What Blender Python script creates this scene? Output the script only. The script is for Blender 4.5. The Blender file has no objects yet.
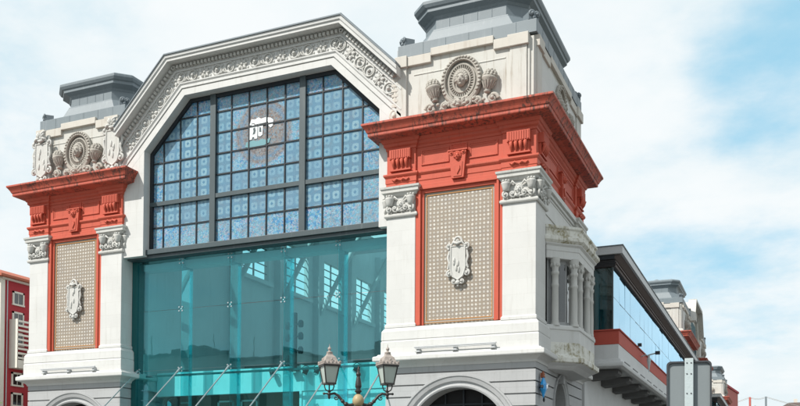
import bpy, bmesh, math, random
from mathutils import Vector, Matrix
R = math.radians
PI = math.pi
random.seed(7)
scene = bpy.context.scene
COL = scene.collection

# ------------------------------------------------------------------ node helpers
class X:
    """tiny expression builder over Math nodes"""
    def __init__(s, nt, sock): s.nt, s.s = nt, sock
    def _op(s, op, *a, clamp=False):
        n = s.nt.nodes.new('ShaderNodeMath'); n.operation = op; n.use_clamp = clamp
        for i, v in enumerate((s,) + a):
            if isinstance(v, X): s.nt.links.new(v.s, n.inputs[i])
            else: n.inputs[i].default_value = v
        return X(s.nt, n.outputs[0])
    def __add__(s, o): return s._op('ADD', o)
    def __sub__(s, o): return s._op('SUBTRACT', o)
    def __mul__(s, o): return s._op('MULTIPLY', o)
    def __truediv__(s, o): return s._op('DIVIDE', o)
    def fract(s): return s._op('FRACT')
    def abs(s): return s._op('ABSOLUTE')
    def sqrt(s): return s._op('SQRT')
    def lt(s, o): return s._op('LESS_THAN', o)
    def gt(s, o): return s._op('GREATER_THAN', o)
    def max(s, o): return s._op('MAXIMUM', o)
    def min(s, o): return s._op('MINIMUM', o)
    def clamp(s): return s._op('ADD', 0.0, clamp=True)
    def floor(s): return s._op('FLOOR')
    def smooth(s, a, b):
        n = s.nt.nodes.new('ShaderNodeMapRange'); n.interpolation_type = 'SMOOTHSTEP'
        s.nt.links.new(s.s, n.inputs[0]); n.inputs[1].default_value = a; n.inputs[2].default_value = b
        return X(s.nt, n.outputs[0])

def new_mat(name):
    m = bpy.data.materials.new(name); m.use_nodes = True
    nt = m.node_tree
    return m, nt, nt.nodes['Principled BSDF']
def objco(nt):
    n = nt.nodes.new('ShaderNodeTexCoord'); return n.outputs['Object']
def sep(nt, v):
    n = nt.nodes.new('ShaderNodeSeparateXYZ'); nt.links.new(v, n.inputs[0])
    return [X(nt, n.outputs[i]) for i in range(3)]
def mapv(nt, v, sc):
    n = nt.nodes.new('ShaderNodeMapping'); nt.links.new(v, n.inputs[0]); n.inputs['Scale'].default_value = sc
    return n.outputs[0]
def noise(nt, v, scale, detail=4, rough=.6):
    n = nt.nodes.new('ShaderNodeTexNoise'); nt.links.new(v, n.inputs['Vector'])
    n.inputs['Scale'].default_value = scale; n.inputs['Detail'].default_value = detail; n.inputs['Roughness'].default_value = rough
    return X(nt, n.outputs['Fac'])
def rand2(nt, a, b):
    n = nt.nodes.new('ShaderNodeTexWhiteNoise'); n.noise_dimensions = '2D'; c = nt.nodes.new('ShaderNodeCombineXYZ')
    nt.links.new(a.s, c.inputs[0]); nt.links.new(b.s, c.inputs[1]); nt.links.new(c.outputs[0], n.inputs['Vector'])
    return X(nt, n.outputs['Value'])
def voro(nt, v, scale):
    n = nt.nodes.new('ShaderNodeTexVoronoi'); nt.links.new(v, n.inputs['Vector']); n.inputs['Scale'].default_value = scale
    return n
def mix(nt, f, a, b):
    n = nt.nodes.new('ShaderNodeMix'); n.data_type = 'RGBA'
    if isinstance(f, X): nt.links.new(f.s, n.inputs[0])
    else: n.inputs[0].default_value = f
    for i, c in ((6, a), (7, b)):
        if isinstance(c, (tuple, list)): n.inputs[i].default_value = (*c[:3], 1)
        else: nt.links.new(c, n.inputs[i])
    return n.outputs[2]
def ramp(nt, f, stops):
    n = nt.nodes.new('ShaderNodeValToRGB'); nt.links.new(f.s, n.inputs[0])
    el = n.color_ramp.elements
    while len(el) < len(stops): el.new(.5)
    for e, (p, c) in zip(el, stops): e.position = p; e.color = (*c, 1)
    return n.outputs[0]
def bump(nt, b, h, strength=.3, dist=.02):
    n = nt.nodes.new('ShaderNodeBump'); n.inputs['Strength'].default_value = strength; n.inputs['Distance'].default_value = dist
    nt.links.new(h.s, n.inputs['Height']); nt.links.new(n.outputs[0], b.inputs['Normal'])

def weathered(name, base, dirt, amount=.5, rough=.7, streak=.5, bumpy=.25, spec=.3, metal=0., joints=0.):
    """painted / stone surface with cloudy tone change, vertical run-off streaks and grime blotches"""
    m, nt, b = new_mat(name); v = objco(nt)
    n1 = noise(nt, v, .9, 5); n2 = noise(nt, mapv(nt, v, (5, 5, .35)), 1.2, 5, .65); n3 = noise(nt, v, 9, 4)
    tone = mix(nt, n1.smooth(.3, .75), base, tuple(c * .93 for c in base))
    d = (n2.smooth(.52, .78) * streak).max(n1.smooth(.62, .85) * n3.smooth(.4, .7)) * amount
    col = mix(nt, d, tone, dirt)
    col = mix(nt, (n1 * .5 + n3 * .5).smooth(.56, .60) * .10, col, tuple(c * .72 for c in base))          # old repairs
    if joints:
        x, y, z = sep(nt, v); zi = (z / .62); off = (zi.floor() * .5).fract() * .9
        j = (zi.fract() - .5).abs().gt(.485).max((((x + y + off) / 1.35).fract() - .5).abs().gt(.494))
        col = mix(nt, j * joints * n3.smooth(.25, .6), col, dirt)
        col = mix(nt, rand2(nt, zi.floor(), ((x + y + off) / 1.35).floor()) * .26, col, tuple(c * .82 for c in base))
    nt.links.new(col, b.inputs['Base Color'])
    b.inputs['Roughness'].default_value = rough; b.inputs['Specular IOR Level'].default_value = spec; b.inputs['Metallic'].default_value = metal
    bump(nt, b, noise(nt, v, 28, 3) + n3 * .6, bumpy, .012)
    return m

M = {}
M['white'] = weathered('white_painted_stone', (.595, .60, .585), (.31, .29, .245), .62, joints=.2)
M['attic'] = weathered('aged_white_stone', (.54, .535, .50), (.25, .20, .145), .9, streak=.9)
M['relief'] = weathered('carved_grey_stone', (.39, .37, .33), (.11, .085, .065), 1.0, bumpy=.6)
M['relief_white'] = weathered('carved_white_stone', (.52, .52, .495), (.19, .175, .15), .9, bumpy=.5)
def mossy():
    m, nt, b = new_mat('mossy_white_stone'); v = objco(nt)
    n1 = noise(nt, v, 1.3, 6, .7); n2 = noise(nt, mapv(nt, v, (4, 4, .5)), 1.4, 5); n3 = noise(nt, v, 11, 4)
    base = mix(nt, n2.smooth(.45, .75), (.66, .66, .61), (.46, .45, .39))
    nt.links.new(mix(nt, (n1 + n3 * .25).smooth(.58, .78) * n2.smooth(.30, .52) * .95, base, mix(nt, n3, (.13, .11, .02), (.22, .17, .05))), b.inputs['Base Color'])
    b.inputs['Roughness'].default_value = .8; bump(nt, b, n3, .5, .015)
    return m
M['moss'] = mossy()
M['buff'] = weathered('buff_coping_stone', (.54, .515, .465), (.29, .21, .15), .9)
M['grey'] = weathered('grey_rusticated_stone', (.40, .41, .415), (.19, .19, .18), .65, joints=.3)
M['red'] = weathered('red_painted_stone', (.50, .097, .058), (.22, .045, .03), .85, rough=.6)
def red_stained():
    m, nt, b = new_mat('red_stained_cornice'); v = objco(nt)
    n1 = noise(nt, v, .8, 5); n2 = noise(nt, mapv(nt, v, (7, 7, .4)), 1.3, 5, .7); n3 = noise(nt, v, 9, 4); n4 = noise(nt, mapv(nt, v, (.9, .9, .1)), 1.0, 3)
    c = mix(nt, n1.smooth(.3, .7), (.50, .097, .058), (.41, .076, .045))
    c = mix(nt, n2.smooth(.44, .62) * n4.smooth(.36, .54) * .95, c, (.085, .04, .03))
    c = mix(nt, (n1 * .5 + n3 * .5).smooth(.56, .66) * .5, c, (.50, .16, .11))
    nt.links.new(c, b.inputs['Base Color']); b.inputs['Roughness'].default_value = .65; bump(nt, b, n3, .35, .015)
    return m
M['red_dirty'] = red_stained()
M['zinc'] = weathered('zinc_roofing', (.165, .20, .22), (.28, .31, .33), .8, rough=.5, bumpy=.1, spec=.5)
M['zinc_dark'] = weathered('dark_zinc', (.16, .19, .21), (.28, .31, .32), .5, rough=.5, bumpy=.1)
M['steel'] = weathered('painted_steel', (.048, .07, .078), (.17, .2, .2), .5, rough=.45, bumpy=.08, spec=.5)
M['teal_steel'] = weathered('dark_teal_steel', (.012, .10, .105), (.03, .16, .16), .4, rough=.4, bumpy=.05)
M['steel_dark'] = weathered('dark_steel', (.022, .028, .034), (.06, .07, .07), .4, rough=.45, bumpy=.05)
M['black_iron'] = weathered('black_cast_iron', (.022, .020, .018), (.16, .085, .045), .6, rough=.45, bumpy=.3, spec=.5)
M['lamp_cap'] = weathered('tarnished_lamp_roof', (.34, .30, .27), (.09, .05, .035), 1.0, rough=.5)
M['brass'] = weathered('old_brass', (.38, .30, .17), (.12, .08, .04), .7, rough=.45)
M['wing_white'] = weathered('white_render', (.62, .63, .63), (.40, .38, .36), .5)
M['wing_red'] = weathered('red_render_band', (.46, .085, .06), (.30, .05, .04), .3)
M['fascia'] = weathered('grey_fascia_metal', (.50, .52, .53), (.22, .23, .24), .4, rough=.45)
M['soffit'] = weathered('brown_soffit', (.11, .085, .078), (.05, .04, .04), .5)
M['bracket'] = weathered('dark_bracket', (.14, .14, .14), (.08, .08, .08), .4)
M['dark'] = weathered('dark_interior', (.022, .022, .024), (.05, .05, .05), .4)
M['inner_wall'] = weathered('interior_wall', (.46, .48, .49), (.28, .30, .31), .7)
M['added_dark'] = weathered('added_dark_panel', (.10, .10, .10), (.2, .2, .2), .5)  # for the dark wall added inside the hall to deepen the lower glass
M['inner_white'] = weathered('interior_white', (.8, .8, .8), (.6, .6, .6), .2)
M['inner_brown'] = weathered('interior_brown', (.17, .12, .09), (.09, .07, .05), .4)
M['house_red'] = weathered('crimson_render', (.40, .035, .045), (.26, .03, .04), .35)
M['house_roof'] = weathered('clay_roof_tile', (.42, .13, .075), (.22, .08, .06), .6)
M['house_trim'] = weathered('cream_trim', (.72, .68, .60), (.5, .42, .35), .4)
M['pink'] = weathered('salmon_brick', (.44, .12, .10), (.28, .07, .06), .5)
M['beige'] = weathered('beige_render', (.55, .45, .32), (.4, .32, .24), .4)
M['far_stone'] = weathered('pale_stone', (.6, .56, .5), (.45, .4, .36), .4)
M['asphalt'] = weathered('asphalt', (.05, .05, .052), (.035, .035, .035), .5, rough=.85)
M['paving'] = weathered('paving', (.17, .165, .155), (.12, .115, .11), .5, rough=.85)
M['kerb'] = weathered('granite_kerb', (.36, .36, .35), (.25, .25, .24), .5)
M['ground'] = weathered('ground', (.16, .16, .14), (.1, .11, .08), .5, rough=.9)
M['roadpaint'] = weathered('road_paint', (.72, .72, .70), (.3, .3, .3), .7)
M['sign_grey'] = weathered('sign_back', (.205, .235, .245), (.15, .17, .175), .45, rough=.5, bumpy=.05)
M['sign_edge'] = weathered('sign_rim', (.05, .055, .062), (.1, .1, .1), .3, rough=.5)
M['galv'] = weathered('galvanised_post', (.45, .52, .53), (.30, .36, .37), .6, rough=.45, spec=.5)
M['rod'] = weathered('stainless_rod', (.50, .53, .54), (.25, .27, .28), .6, rough=.3, bumpy=.02, spec=.6, metal=.6)
M['blue'] = weathered('blue_enamel', (.015, .32, .72), (.02, .12, .4), .4, rough=.3, bumpy=.05, spec=.6)
M['orange'] = weathered('orange_enamel', (.30, .10, .05), (.2, .06, .03), .4, rough=.4)
M['bark'] = weathered('bark', (.09, .065, .045), (.05, .04, .03), .6)

def tile_material():
    m, nt, b = new_mat('tiled_dot_panel'); v = objco(nt); x, y, z = sep(nt, v)
    p = .166
    wob = noise(nt, v, 2.3, 3); x = x + (wob - .5) * .05; z = z + (wob - .5) * .04
    u = (x / p).fract() - .5; w = (z / p).fract() - .5; rn = rand2(nt, (x / p).floor(), (z / p).floor())
    r = (u * u + w * w).sqrt()
    n1 = noise(nt, v, 1.1, 4); n2 = noise(nt, v, 14, 3)
    ground = ramp(nt, n2 * .6 + n1 * .5, [(.3, (.175, .15, .115)), (.5, (.255, .215, .165)), (.75, (.20, .185, .17))])
    line = u.abs().gt(.40).max(w.abs().gt(.40))
    ground = mix(nt, line * .7, ground, (.33, .275, .215))
    dot = (r + n2 * .12).smooth(.40, .31)
    nt.links.new(mix(nt, dot * (rn * .45 + .5), ground, mix(nt, n1, (.68, .65, .58), (.54, .52, .49))), b.inputs['Base Color'])
    b.inputs['Roughness'].default_value = .35
    bump(nt, b, dot, .5, .02)
    return m
M['tile'] = tile_material()
def bead_material():
    m, nt, b = new_mat('beaded_tile_border'); v = objco(nt); x, y, z = sep(nt, v)
    c = ((x - z) / .085).fract().gt(.5)
    nt.links.new(mix(nt, c, (.46, .43, .38), (.17, .15, .13)), b.inputs['Base Color']); b.inputs['Roughness'].default_value = .4
    return m
M['bead'] = bead_material()
M['ochre'] = weathered('ochre_tile_line', (.42, .21, .07), (.3, .12, .05), .5, rough=.4)

PX0, PZ0, PW, PH = -2.15, 15.32, .94, 1.0          # stained-glass pane grid of the middle light
def stained(name, kind):
    m, nt, b = new_mat(name); v = objco(nt); x, y, z = sep(nt, v)
    n1 = noise(nt, v, .7, 4); n2 = noise(nt, v, 16, 3)
    if kind == 'pattern':
        u = ((x - PX0) / (PW / 2)).fract() - .5; w = ((z - PZ0) / (PH / 2)).fract() - .5
        q = u.abs().max(w.abs()); r = (u * u + w * w).sqrt()
        light = mix(nt, n1.smooth(.35, .7), (.27, .44, .50), (.17, .34, .44))
        deep = mix(nt, n1.smooth(.3, .7), (.085, .21, .32), (.12, .235, .31)); pr = rand2(nt, ((x - PX0) / PW).floor(), (z - PZ0).floor()); sr = rand2(nt, ((x - PX0) / (PW / 2)).floor(), ((z - PZ0) * 2.0).floor())
        dotc = mix(nt, n2, (.04, .16, .30), (.10, .22, .29))
        edge = (u.abs()._op('POWER', 4.0) + w.abs()._op('POWER', 4.0))._op('POWER', .25)
        c = mix(nt, (edge + n2 * .12).smooth(.46, .36), deep, light)
        c = mix(nt, (u.abs() + w.abs() + n2 * .1).smooth(.27, .17), c, dotc)
        c = mix(nt, pr * .55, c, mix(nt, n1, (.10, .27, .40), (.20, .30, .38))); c = mix(nt, sr * .25, c, (.16, .22, .30))
        c = mix(nt, voro(nt, v, 34).outputs['Distance'] and X(nt, voro(nt, v, 30).outputs['Distance']).smooth(.35, .6) * .22, c, (.03, .09, .16))
        h = edge + pr
    else:
        vn = voro(nt, v, 13); sx, sy, sz = sep(nt, vn.outputs['Color'])
        pal = ramp(nt, sx * .75 + n1 * .5 - .1, [(0, (.03, .10, .30)), (.22, (.06, .24, .45)), (.40, (.16, .36, .52)), (.55, (.26, .42, .52)), (.68, (.30, .30, .42)), (.8, (.12, .34, .40)), (.92, (.36, .24, .30)), (1, (.42, .50, .50))])
        c = mix(nt, n1.smooth(.35, .65) * .5, pal, (.18, .35, .42))
        if kind == 'wreath':
            rr = ((x - .42) * (x - .42) + (z - 17.98) * (z - 17.98)).sqrt()
            br = ramp(nt, sy * .7 + n2 * .4, [(.1, (.12, .10, .10)), (.4, (.22, .18, .16)), (.6, (.30, .27, .25)), (.8, (.16, .24, .30)), (1, (.34, .24, .16))])
            c = mix(nt, (rr + n2 * .25).smooth(1.72, 1.50), c, br)
            c = mix(nt, ((rr - 1.2).abs() + n2 * .3).smooth(.34, .12) * .6, c, (.10, .26, .42))
        ve = voro(nt, v, 13); ve.feature = 'DISTANCE_TO_EDGE'
        c = mix(nt, X(nt, ve.outputs['Distance']).smooth(.07, .02) * .55, c, (.03, .05, .08))
        h = X(nt, vn.outputs['Distance'])
    pn = noise(nt, v, 1.9, 3)
    c = mix(nt, pn.smooth(.50, .68) * n2.smooth(.3, .65) * (.30 if kind == 'pattern' else .62), c, (.17, .18, .19))
    nt.links.new(c, b.inputs['Base Color'])
    b.inputs['Roughness'].default_value = .16; b.inputs['Specular IOR Level'].default_value = .6
    bump(nt, b, h + n2 * .4, .12, .01)
    return m
M['st_pattern'] = stained('stained_glass_squares', 'pattern')
M['st_mosaic'] = stained('stained_glass_mosaic', 'mosaic')
M['st_wreath'] = stained('stained_glass_wreath', 'wreath')
M['opal'] = weathered('opal_white_glass', (.74, .77, .78), (.42, .50, .54), .6, rough=.25, bumpy=.05, spec=.5)
M['wave'] = weathered('teal_stained_glass', (.17, .33, .36), (.08, .22, .28), .7, rough=.25, bumpy=.05, spec=.5)

def glass(name, tint, refl, rough=.008, wavy=.0, gl=(1, 1, 1)):
    m, nt, b = new_mat(name); nt.nodes.remove(b)
    out = nt.nodes['Material Output']
    t = nt.nodes.new('ShaderNodeBsdfTransparent'); t.inputs[0].default_value = (*tint, 1)
    g = nt.nodes.new('ShaderNodeBsdfGlossy'); g.inputs['Roughness'].default_value = rough; g.inputs['Color'].default_value = (*gl, 1)
    ge = nt.nodes.new('ShaderNodeNewGeometry'); dt = nt.nodes.new('ShaderNodeVectorMath'); dt.operation = 'DOT_PRODUCT'
    nt.links.new(ge.outputs['Normal'], dt.inputs[0]); nt.links.new(ge.outputs['Incoming'], dt.inputs[1])
    c = X(nt, dt.outputs['Value']).abs()                    # Schlick, the same from both sides of a thin sheet
    fac = ((c * -1.0 + 1.0).max(0.0)._op('POWER', 5.0) * .96 + (.04 + refl)).clamp()
    mx = nt.nodes.new('ShaderNodeMixShader'); nt.links.new(fac.s, mx.inputs[0]); nt.links.new(t.outputs[0], mx.inputs[1]); nt.links.new(g.outputs[0], mx.inputs[2])
    if wavy:
        bn = nt.nodes.new('ShaderNodeBump'); bn.inputs['Strength'].default_value = wavy; bn.inputs['Distance'].default_value = .02
        nt.links.new(noise(nt, objco(nt), .8, 2).s, bn.inputs['Height']); nt.links.new(bn.outputs[0], g.inputs['Normal'])
    nt.links.new(mx.outputs[0], out.inputs[0])
    return m
M['teal_glass'] = glass('teal_tinted_glass', (.62, .95, .965), .05, wavy=.07, gl=(.46, .78, .86))
M['fin_glass'] = glass('teal_fin_glass', (.45, .84, .86), .22, gl=(.6, .92, .95))
M['dark_glass'] = glass('dark_teal_glass', (.22, .56, .60), .04)
M['blue_glass'] = glass('reflective_blue_glass', (.05, .10, .14), .42, wavy=.04, gl=(.55, .82, 1))
M['pane'] = glass('window_glass', (.12, .15, .17), .08)
M['lamp_glass'] = weathered('frosted_lantern_glass', (.40, .46, .42), (.24, .26, .22), .6, rough=.25, bumpy=.03, spec=.6)
def frosted():
    m, nt, b = new_mat('frosted_glass_diffuser'); b.inputs['Base Color'].default_value = (.42, .48, .44, 1); b.inputs['Roughness'].default_value = .35
    return m
M['frost'] = frosted()
def leafmat(name, a, b_):
    m, nt, b = new_mat(name); n = noise(nt, objco(nt), 1.5, 3)
    nt.links.new(mix(nt, n.smooth(.3, .7), a, b_), b.inputs['Base Color']); b.inputs['Roughness'].default_value = .6
    return m
M['leaf'] = leafmat('leaves', (.05, .10, .02), (.09, .15, .03))
M['conc'] = weathered('concrete', (.4, .4, .38), (.3, .3, .28), .4)

# ------------------------------------------------------------------ mesh builder
class MB:
    def __init__(s): s.v, s.f, s.sm, s.mi = [], [], [], []; s.T = Matrix.Identity(4); s.cur = 0
    def add(s, vs, fs, smooth=False):
        o = len(s.v); s.v += [tuple(s.T @ Vector(p)) for p in vs]
        for f in fs: s.f.append([i + o for i in f]); s.sm.append(smooth); s.mi.append(s.cur)
    def box(s, x0, x1, y0, y1, z0, z1):
        vs = [(x, y, z) for x in (x0, x1) for y in (y0, y1) for z in (z0, z1)]
        s.add(vs, [(0, 1, 3, 2), (4, 6, 7, 5), (0, 4, 5, 1), (2, 3, 7, 6), (0, 2, 6, 4), (1, 5, 7, 3)])
    def prism(s, pts, y0, y1, smooth=False):
        """polygon in x,z (counter-clockwise seen from the front) given thickness in y"""
        n = len(pts)
        vs = [(a, y0, b) for a, b in pts] + [(a, y1, b) for a, b in pts]
        s.add(vs, [tuple(range(n)), tuple(range(2 * n - 1, n - 1, -1))])
        s.add(vs, [(i, (i + n), (i + 1) % n + n, (i + 1) % n) for i in range(n)], smooth)
    def plan(s, pts, z0, z1):
        n = len(pts)
        vs = [(a, b, z0) for a, b in pts] + [(a, b, z1) for a, b in pts]
        s.add(vs, [tuple(range(n - 1, -1, -1)), tuple(range(n, 2 * n))] + [(i, (i + 1) % n, (i + 1) % n + n, i + n) for i in range(n)])
    def loft(s, loops, cap=True, smooth=False):
        n = len(loops[0]); vs = [p for l in loops for p in l]; fs = []
        for k in range(len(loops) - 1):
            for i in range(n): fs.append((k * n + i, k * n + (i + 1) % n, (k + 1) * n + (i + 1) % n, (k + 1) * n + i))
        s.add(vs, fs, smooth)
        if cap: s.add(vs, [tuple(range(n - 1, -1, -1)), tuple(range((len(loops) - 1) * n, len(loops) * n))])
    def sweep(s, path, prof, closed=True):
        """moulding: plan path (counter-clockwise, outside on its right) x profile of (out, z), mitred"""
        n = len(path); dirs = []
        for i in range(n):
            a, b = Vector(path[i]), Vector(path[(i + 1) % n]); d = (b - a).normalized(); dirs.append(Vector((d.y, -d.x)))
        loops = []
        for o, z in prof:
            l = []
            for i in range(n):
                n1, n2 = dirs[i - 1], dirs[i]
                if not closed and i == 0: n1 = n2
                if not closed and i == n - 1: n2 = n1
                m = (n1 + n2) / (1 + n1.dot(n2)); l.append((path[i][0] + m.x * o, path[i][1] + m.y * o, z))
            loops.append(l)
        vs = [p for l in loops for p in l]; fs = []
        for k in range(len(loops) - 1):
            for i in range(n if closed else n - 1):
                fs.append((k * n + i, k * n + (i + 1) % n, (k + 1) * n + (i + 1) % n, (k + 1) * n + i))
        s.add(vs, fs)
    def lathe(s, c, prof, seg=16, axis=(0, 0, 1)):
        q = Vector((0, 0, 1)).rotation_difference(Vector(axis)); c = Vector(c)
        loops = [[tuple(c + q @ Vector((r * math.cos(2 * PI * i / seg), r * math.sin(2 * PI * i / seg), z))) for i in range(seg)] for r, z in prof]
        s.loft(loops, True, True)
    def ball(s, c, r, seg=10, rings=7):
        if not isinstance(r, (tuple, list)): r = (r, r, r)
        vs = [(c[0], c[1], c[2] - r[2])]
        for j in range(1, rings):
            t = -PI / 2 + PI * j / rings
            for i in range(seg):
                a = 2 * PI * i / seg; vs.append((c[0] + r[0] * math.cos(t) * math.cos(a), c[1] + r[1] * math.cos(t) * math.sin(a), c[2] + r[2] * math.sin(t)))
        vs.append((c[0], c[1], c[2] + r[2])); fs = []
        for i in range(seg):
            fs.append((0, 1 + (i + 1) % seg, 1 + i))
            for j in range(rings - 2):
                a = 1 + j * seg; fs.append((a + i, a + (i + 1) % seg, a + seg + (i + 1) % seg, a + seg + i))
            a = 1 + (rings - 2) * seg; fs.append((a + i, a + (i + 1) % seg, len(vs) - 1))
        s.add(vs, fs, True)
    def tube(s, pts, r, seg=8, closed=False):
        pts = [Vector(p) for p in pts]; n = len(pts)
        rs = r if isinstance(r, (list, tuple)) else [r] * n
        loops = []
        t0 = (pts[1] - pts[0]).normalized(); ref = Vector((0, 1, 0)) if abs(t0.y) < .9 else Vector((1, 0, 0))
        nrm = (ref - t0 * ref.dot(t0)).normalized()
        for i in range(n):
            if closed: t = pts[(i + 1) % n] - pts[i - 1]
            else: t = pts[min(i + 1, n - 1)] - pts[max(i - 1, 0)]
            t.normalize(); nrm = (nrm - t * nrm.dot(t)).normalized(); bi = t.cross(nrm)
            loops.append([tuple(pts[i] + (nrm * math.cos(2 * PI * k / seg) + bi * math.sin(2 * PI * k / seg)) * rs[i]) for k in range(seg)])
        if closed: loops.append(loops[0])
        s.loft(loops, not closed, True)
    def ring(s, cx, y, cz, rx, rz, r, seg=28, tseg=8):
        s.tube([(cx + rx * math.cos(2 * PI * i / seg), y, cz + rz * math.sin(2 * PI * i / seg)) for i in range(seg)], r, tseg, True)
    def spiral(s, cx, y, cz, r0, turns, tr, start=0., hand=1, n=22, rise=.0):
        pts, rs = [], []
        for i in range(n + 1):
            t = i / n; a = start + hand * turns * 2 * PI * t; rr = r0 * (1 - .86 * t)
            pts.append((cx + rr * math.cos(a), y - rise * t, cz + rr * math.sin(a))); rs.append(tr * (1 - .45 * t))
        s.tube(pts, rs, 6); s.ball((pts[-1][0], pts[-1][1] - tr * .3, pts[-1][2]), tr * 1.1, 6, 5)
    def build(s, name, mat, parent=None, bevel=0., label=None, recalc=True):
        me = bpy.data.meshes.new(name); me.from_pydata(s.v, [], s.f)
        mats = mat if isinstance(mat, (list, tuple)) else [mat]
        for m in mats: me.materials.append(M[m])
        me.polygons.foreach_set('use_smooth', s.sm); me.polygons.foreach_set('material_index', s.mi)
        if recalc:
            bm = bmesh.new(); bm.from_mesh(me); bmesh.ops.recalc_face_normals(bm, faces=bm.faces); bm.to_mesh(me); bm.free()
        me.update()
        o = bpy.data.objects.new(name, me); COL.objects.link(o)
        if parent: o.parent = parent
        if bevel:
            b = o.modifiers.new('edge', 'BEVEL'); b.width = bevel; b.segments = 2; b.limit_method = 'ANGLE'; b.angle_limit = R(40); b.use_clamp_overlap = True
        if label: o['label'] = label
        return o
def at(x, y, z, rz=0., sc=1.): return Matrix.Translation((x, y, z)) @ Matrix.Rotation(rz, 4, 'Z') @ Matrix.Scale(sc, 4)
def tag(o, label, cat, group=None, kind=None):
    if label: o['label'] = label
    if cat: o['category'] = cat
    if group: o['group'] = group
    if kind: o['kind'] = kind
    return o
def empty(name, loc, rz=0.):
    o = bpy.data.objects.new(name, None); COL.objects.link(o); o.location = loc; o.rotation_euler = (0, 0, rz); o.empty_display_size = .3
    return o
def dup(o, parent=None, off=(0, 0, 0)):
    c = o.copy(); COL.objects.link(c)
    if parent: c.parent = parent
    c.location = Vector(o.location) + Vector(off)
    for ch in list(o.children): dup(ch, c)
    return c
def arc(cx, cz, r, a0, a1, n): return [(cx + r * math.cos(a0 + (a1 - a0) * i / n), cz + r * math.sin(a0 + (a1 - a0) * i / n)) for i in range(n + 1)]

# ------------------------------------------------------------------ carved ornament (local: x right, z up, -y towards the viewer)
def head(mb, s=1., hair=True):
    """small carved head looking out of the wall"""
    mb.ball((0, -.10 * s, 0), (.17 * s, .17 * s, .22 * s), 12, 9)
    mb.ball((0, -.26 * s, -.03 * s), (.035 * s, .05 * s, .07 * s), 6, 5)
    for q in (-1, 1):
        mb.ball((q * .065 * s, -.235 * s, .04 * s), (.035 * s, .03 * s, .02 * s), 6, 4)
        mb.ball((q * .065 * s, -.245 * s, .075 * s), (.05 * s, .03 * s, .014 * s), 6, 4)
        mb.ball((q * .09 * s, -.2 * s, -.05 * s), (.05 * s, .05 * s, .05 * s), 6, 5)
    mb.ball((0, -.235 * s, -.105 * s), (.055 * s, .035 * s, .018 * s), 6, 4)
    mb.ball((0, -.2 * s, -.165 * s), (.06 * s, .06 * s, .05 * s), 6, 5)
    if hair:
        for i in range(11):
            a = R(-20 + 22 * i); mb.ball((.18 * s * math.cos(a), -.10 * s, .05 * s + .2 * s * math.sin(a)), .07 * s, 6, 5)
def leafy(mb, cx, cz, size, n=5, spread=PI, base=PI / 2, y=-.05, rnd=random):
    """fan of curled leaf lobes"""
    for i in range(n):
        a = base - spread / 2 + spread * (i + .5) / n; L = size * (.8 + .35 * rnd.random())
        pts = [(cx + L * t * math.cos(a + .35 * t * t * (1 if i % 2 else -1)), y - .07 * size * 4 * math.sin(PI * t) - .02, cz + L * t * math.sin(a + .35 * t * t * (1 if i % 2 else -1))) for t in (0, .25, .5, .75, 1)]
        mb.tube(pts, [size * w for w in (.07, .15, .17, .13, .05)], 6)
def medallion(mb, rx=.78, rz=.95):
    mb.lathe((0, .02, 0), [(rx * .97, .0), (rx * .97, .05)], 28, (0, -1, 0))
    mb.ring(0, -.08, 0, rx, rz, .115, 32, 8); mb.ring(0, -.15, 0, rx * .93, rz * .93, .045, 32, 6)
    mb.ring(0, -.05, 0, rx * .72, rz * .74, .05, 30, 6); mb.ring(0, -.05, 0, rx * .46, rz * .50, .055, 26, 6)
    for i in range(34):
        a = 2 * PI * i / 34; c, d = math.cos(a), math.sin(a)
        mb.tube([(rx * .50 * c, -.05, rz * .54 * d), (rx * .69 * c, -.075, rz * .71 * d)], .024, 4)
    for i in range(26):      # laurel leaves round the upper rim
        a = R(-30) + R(240) * i / 25
        mb.ball((rx * 1.02 * math.cos(a), -.19, rz * 1.02 * math.sin(a)), (.075, .045, .055), 6, 5)
    T = mb.T; mb.T = T @ Matrix.Translation((0, -.02, .02)); head(mb, 1.25); mb.T = T
def urn(mb, s=1.):
    """flower-filled urn leaning on the medallion"""
    mb.lathe((0, -.16, -.55 * s), [(.10 * s, 0), (.17 * s, .04 * s), (.12 * s, .12 * s), (.16 * s, .22 * s), (.26 * s, .4 * s), (.30 * s, .55 * s), (.34 * s, .60 * s), (.34 * s, .68 * s), (.29 * s, .70 * s)], 14)
    for k, (r, h) in enumerate(((.27, .76), (.24, .86), (.16, .96), (.06, 1.02))):
        nn = (11, 9, 6, 1)[k]
        for i in range(nn):
            a = 2 * PI * i / nn + k * .4; mb.ball((r * s * math.cos(a), -.16 + r * s * math.sin(a) * .8, (-.55 + h) * s), .088 * s, 6, 5)
    for i in range(8):
        a = PI + PI * i / 7; mb.tube([(.17 * s * math.cos(a), -.16 + .17 * s * math.sin(a), -.36 * s), (.31 * s * math.cos(a), -.16 + .31 * s * math.sin(a), -.06 * s)], .028 * s, 5)
def scroll_base(mb, w, rnd):
    for q in (-1, 1):
        mb.spiral(q * .30, -.1, 0, .22, 1.3, .085, R(90), q, 18, .05); mb.spiral(q * .72, -.1, -.06, .2, 1.2, .08, R(90 + 90 * q), -q, 18, .05)
        mb.spiral(q * w, -.1, -.05, .22, 1.3, .085, R(90 - 90 * q), q, 18, .05)
        for i in range(8): mb.ball((q * (.15 + rnd.random() * (w - .1)), -.08 - .08 * rnd.random(), -.2 + .3 * rnd.random()), (.09, .07, .07), 6, 5)
        leafy(mb, q * .5, -.05, .3, 5, PI, PI / 2, -.05, rnd)
    leafy(mb, 0, -.1, .36, 6, PI, PI / 2, -.08, rnd)
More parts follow.
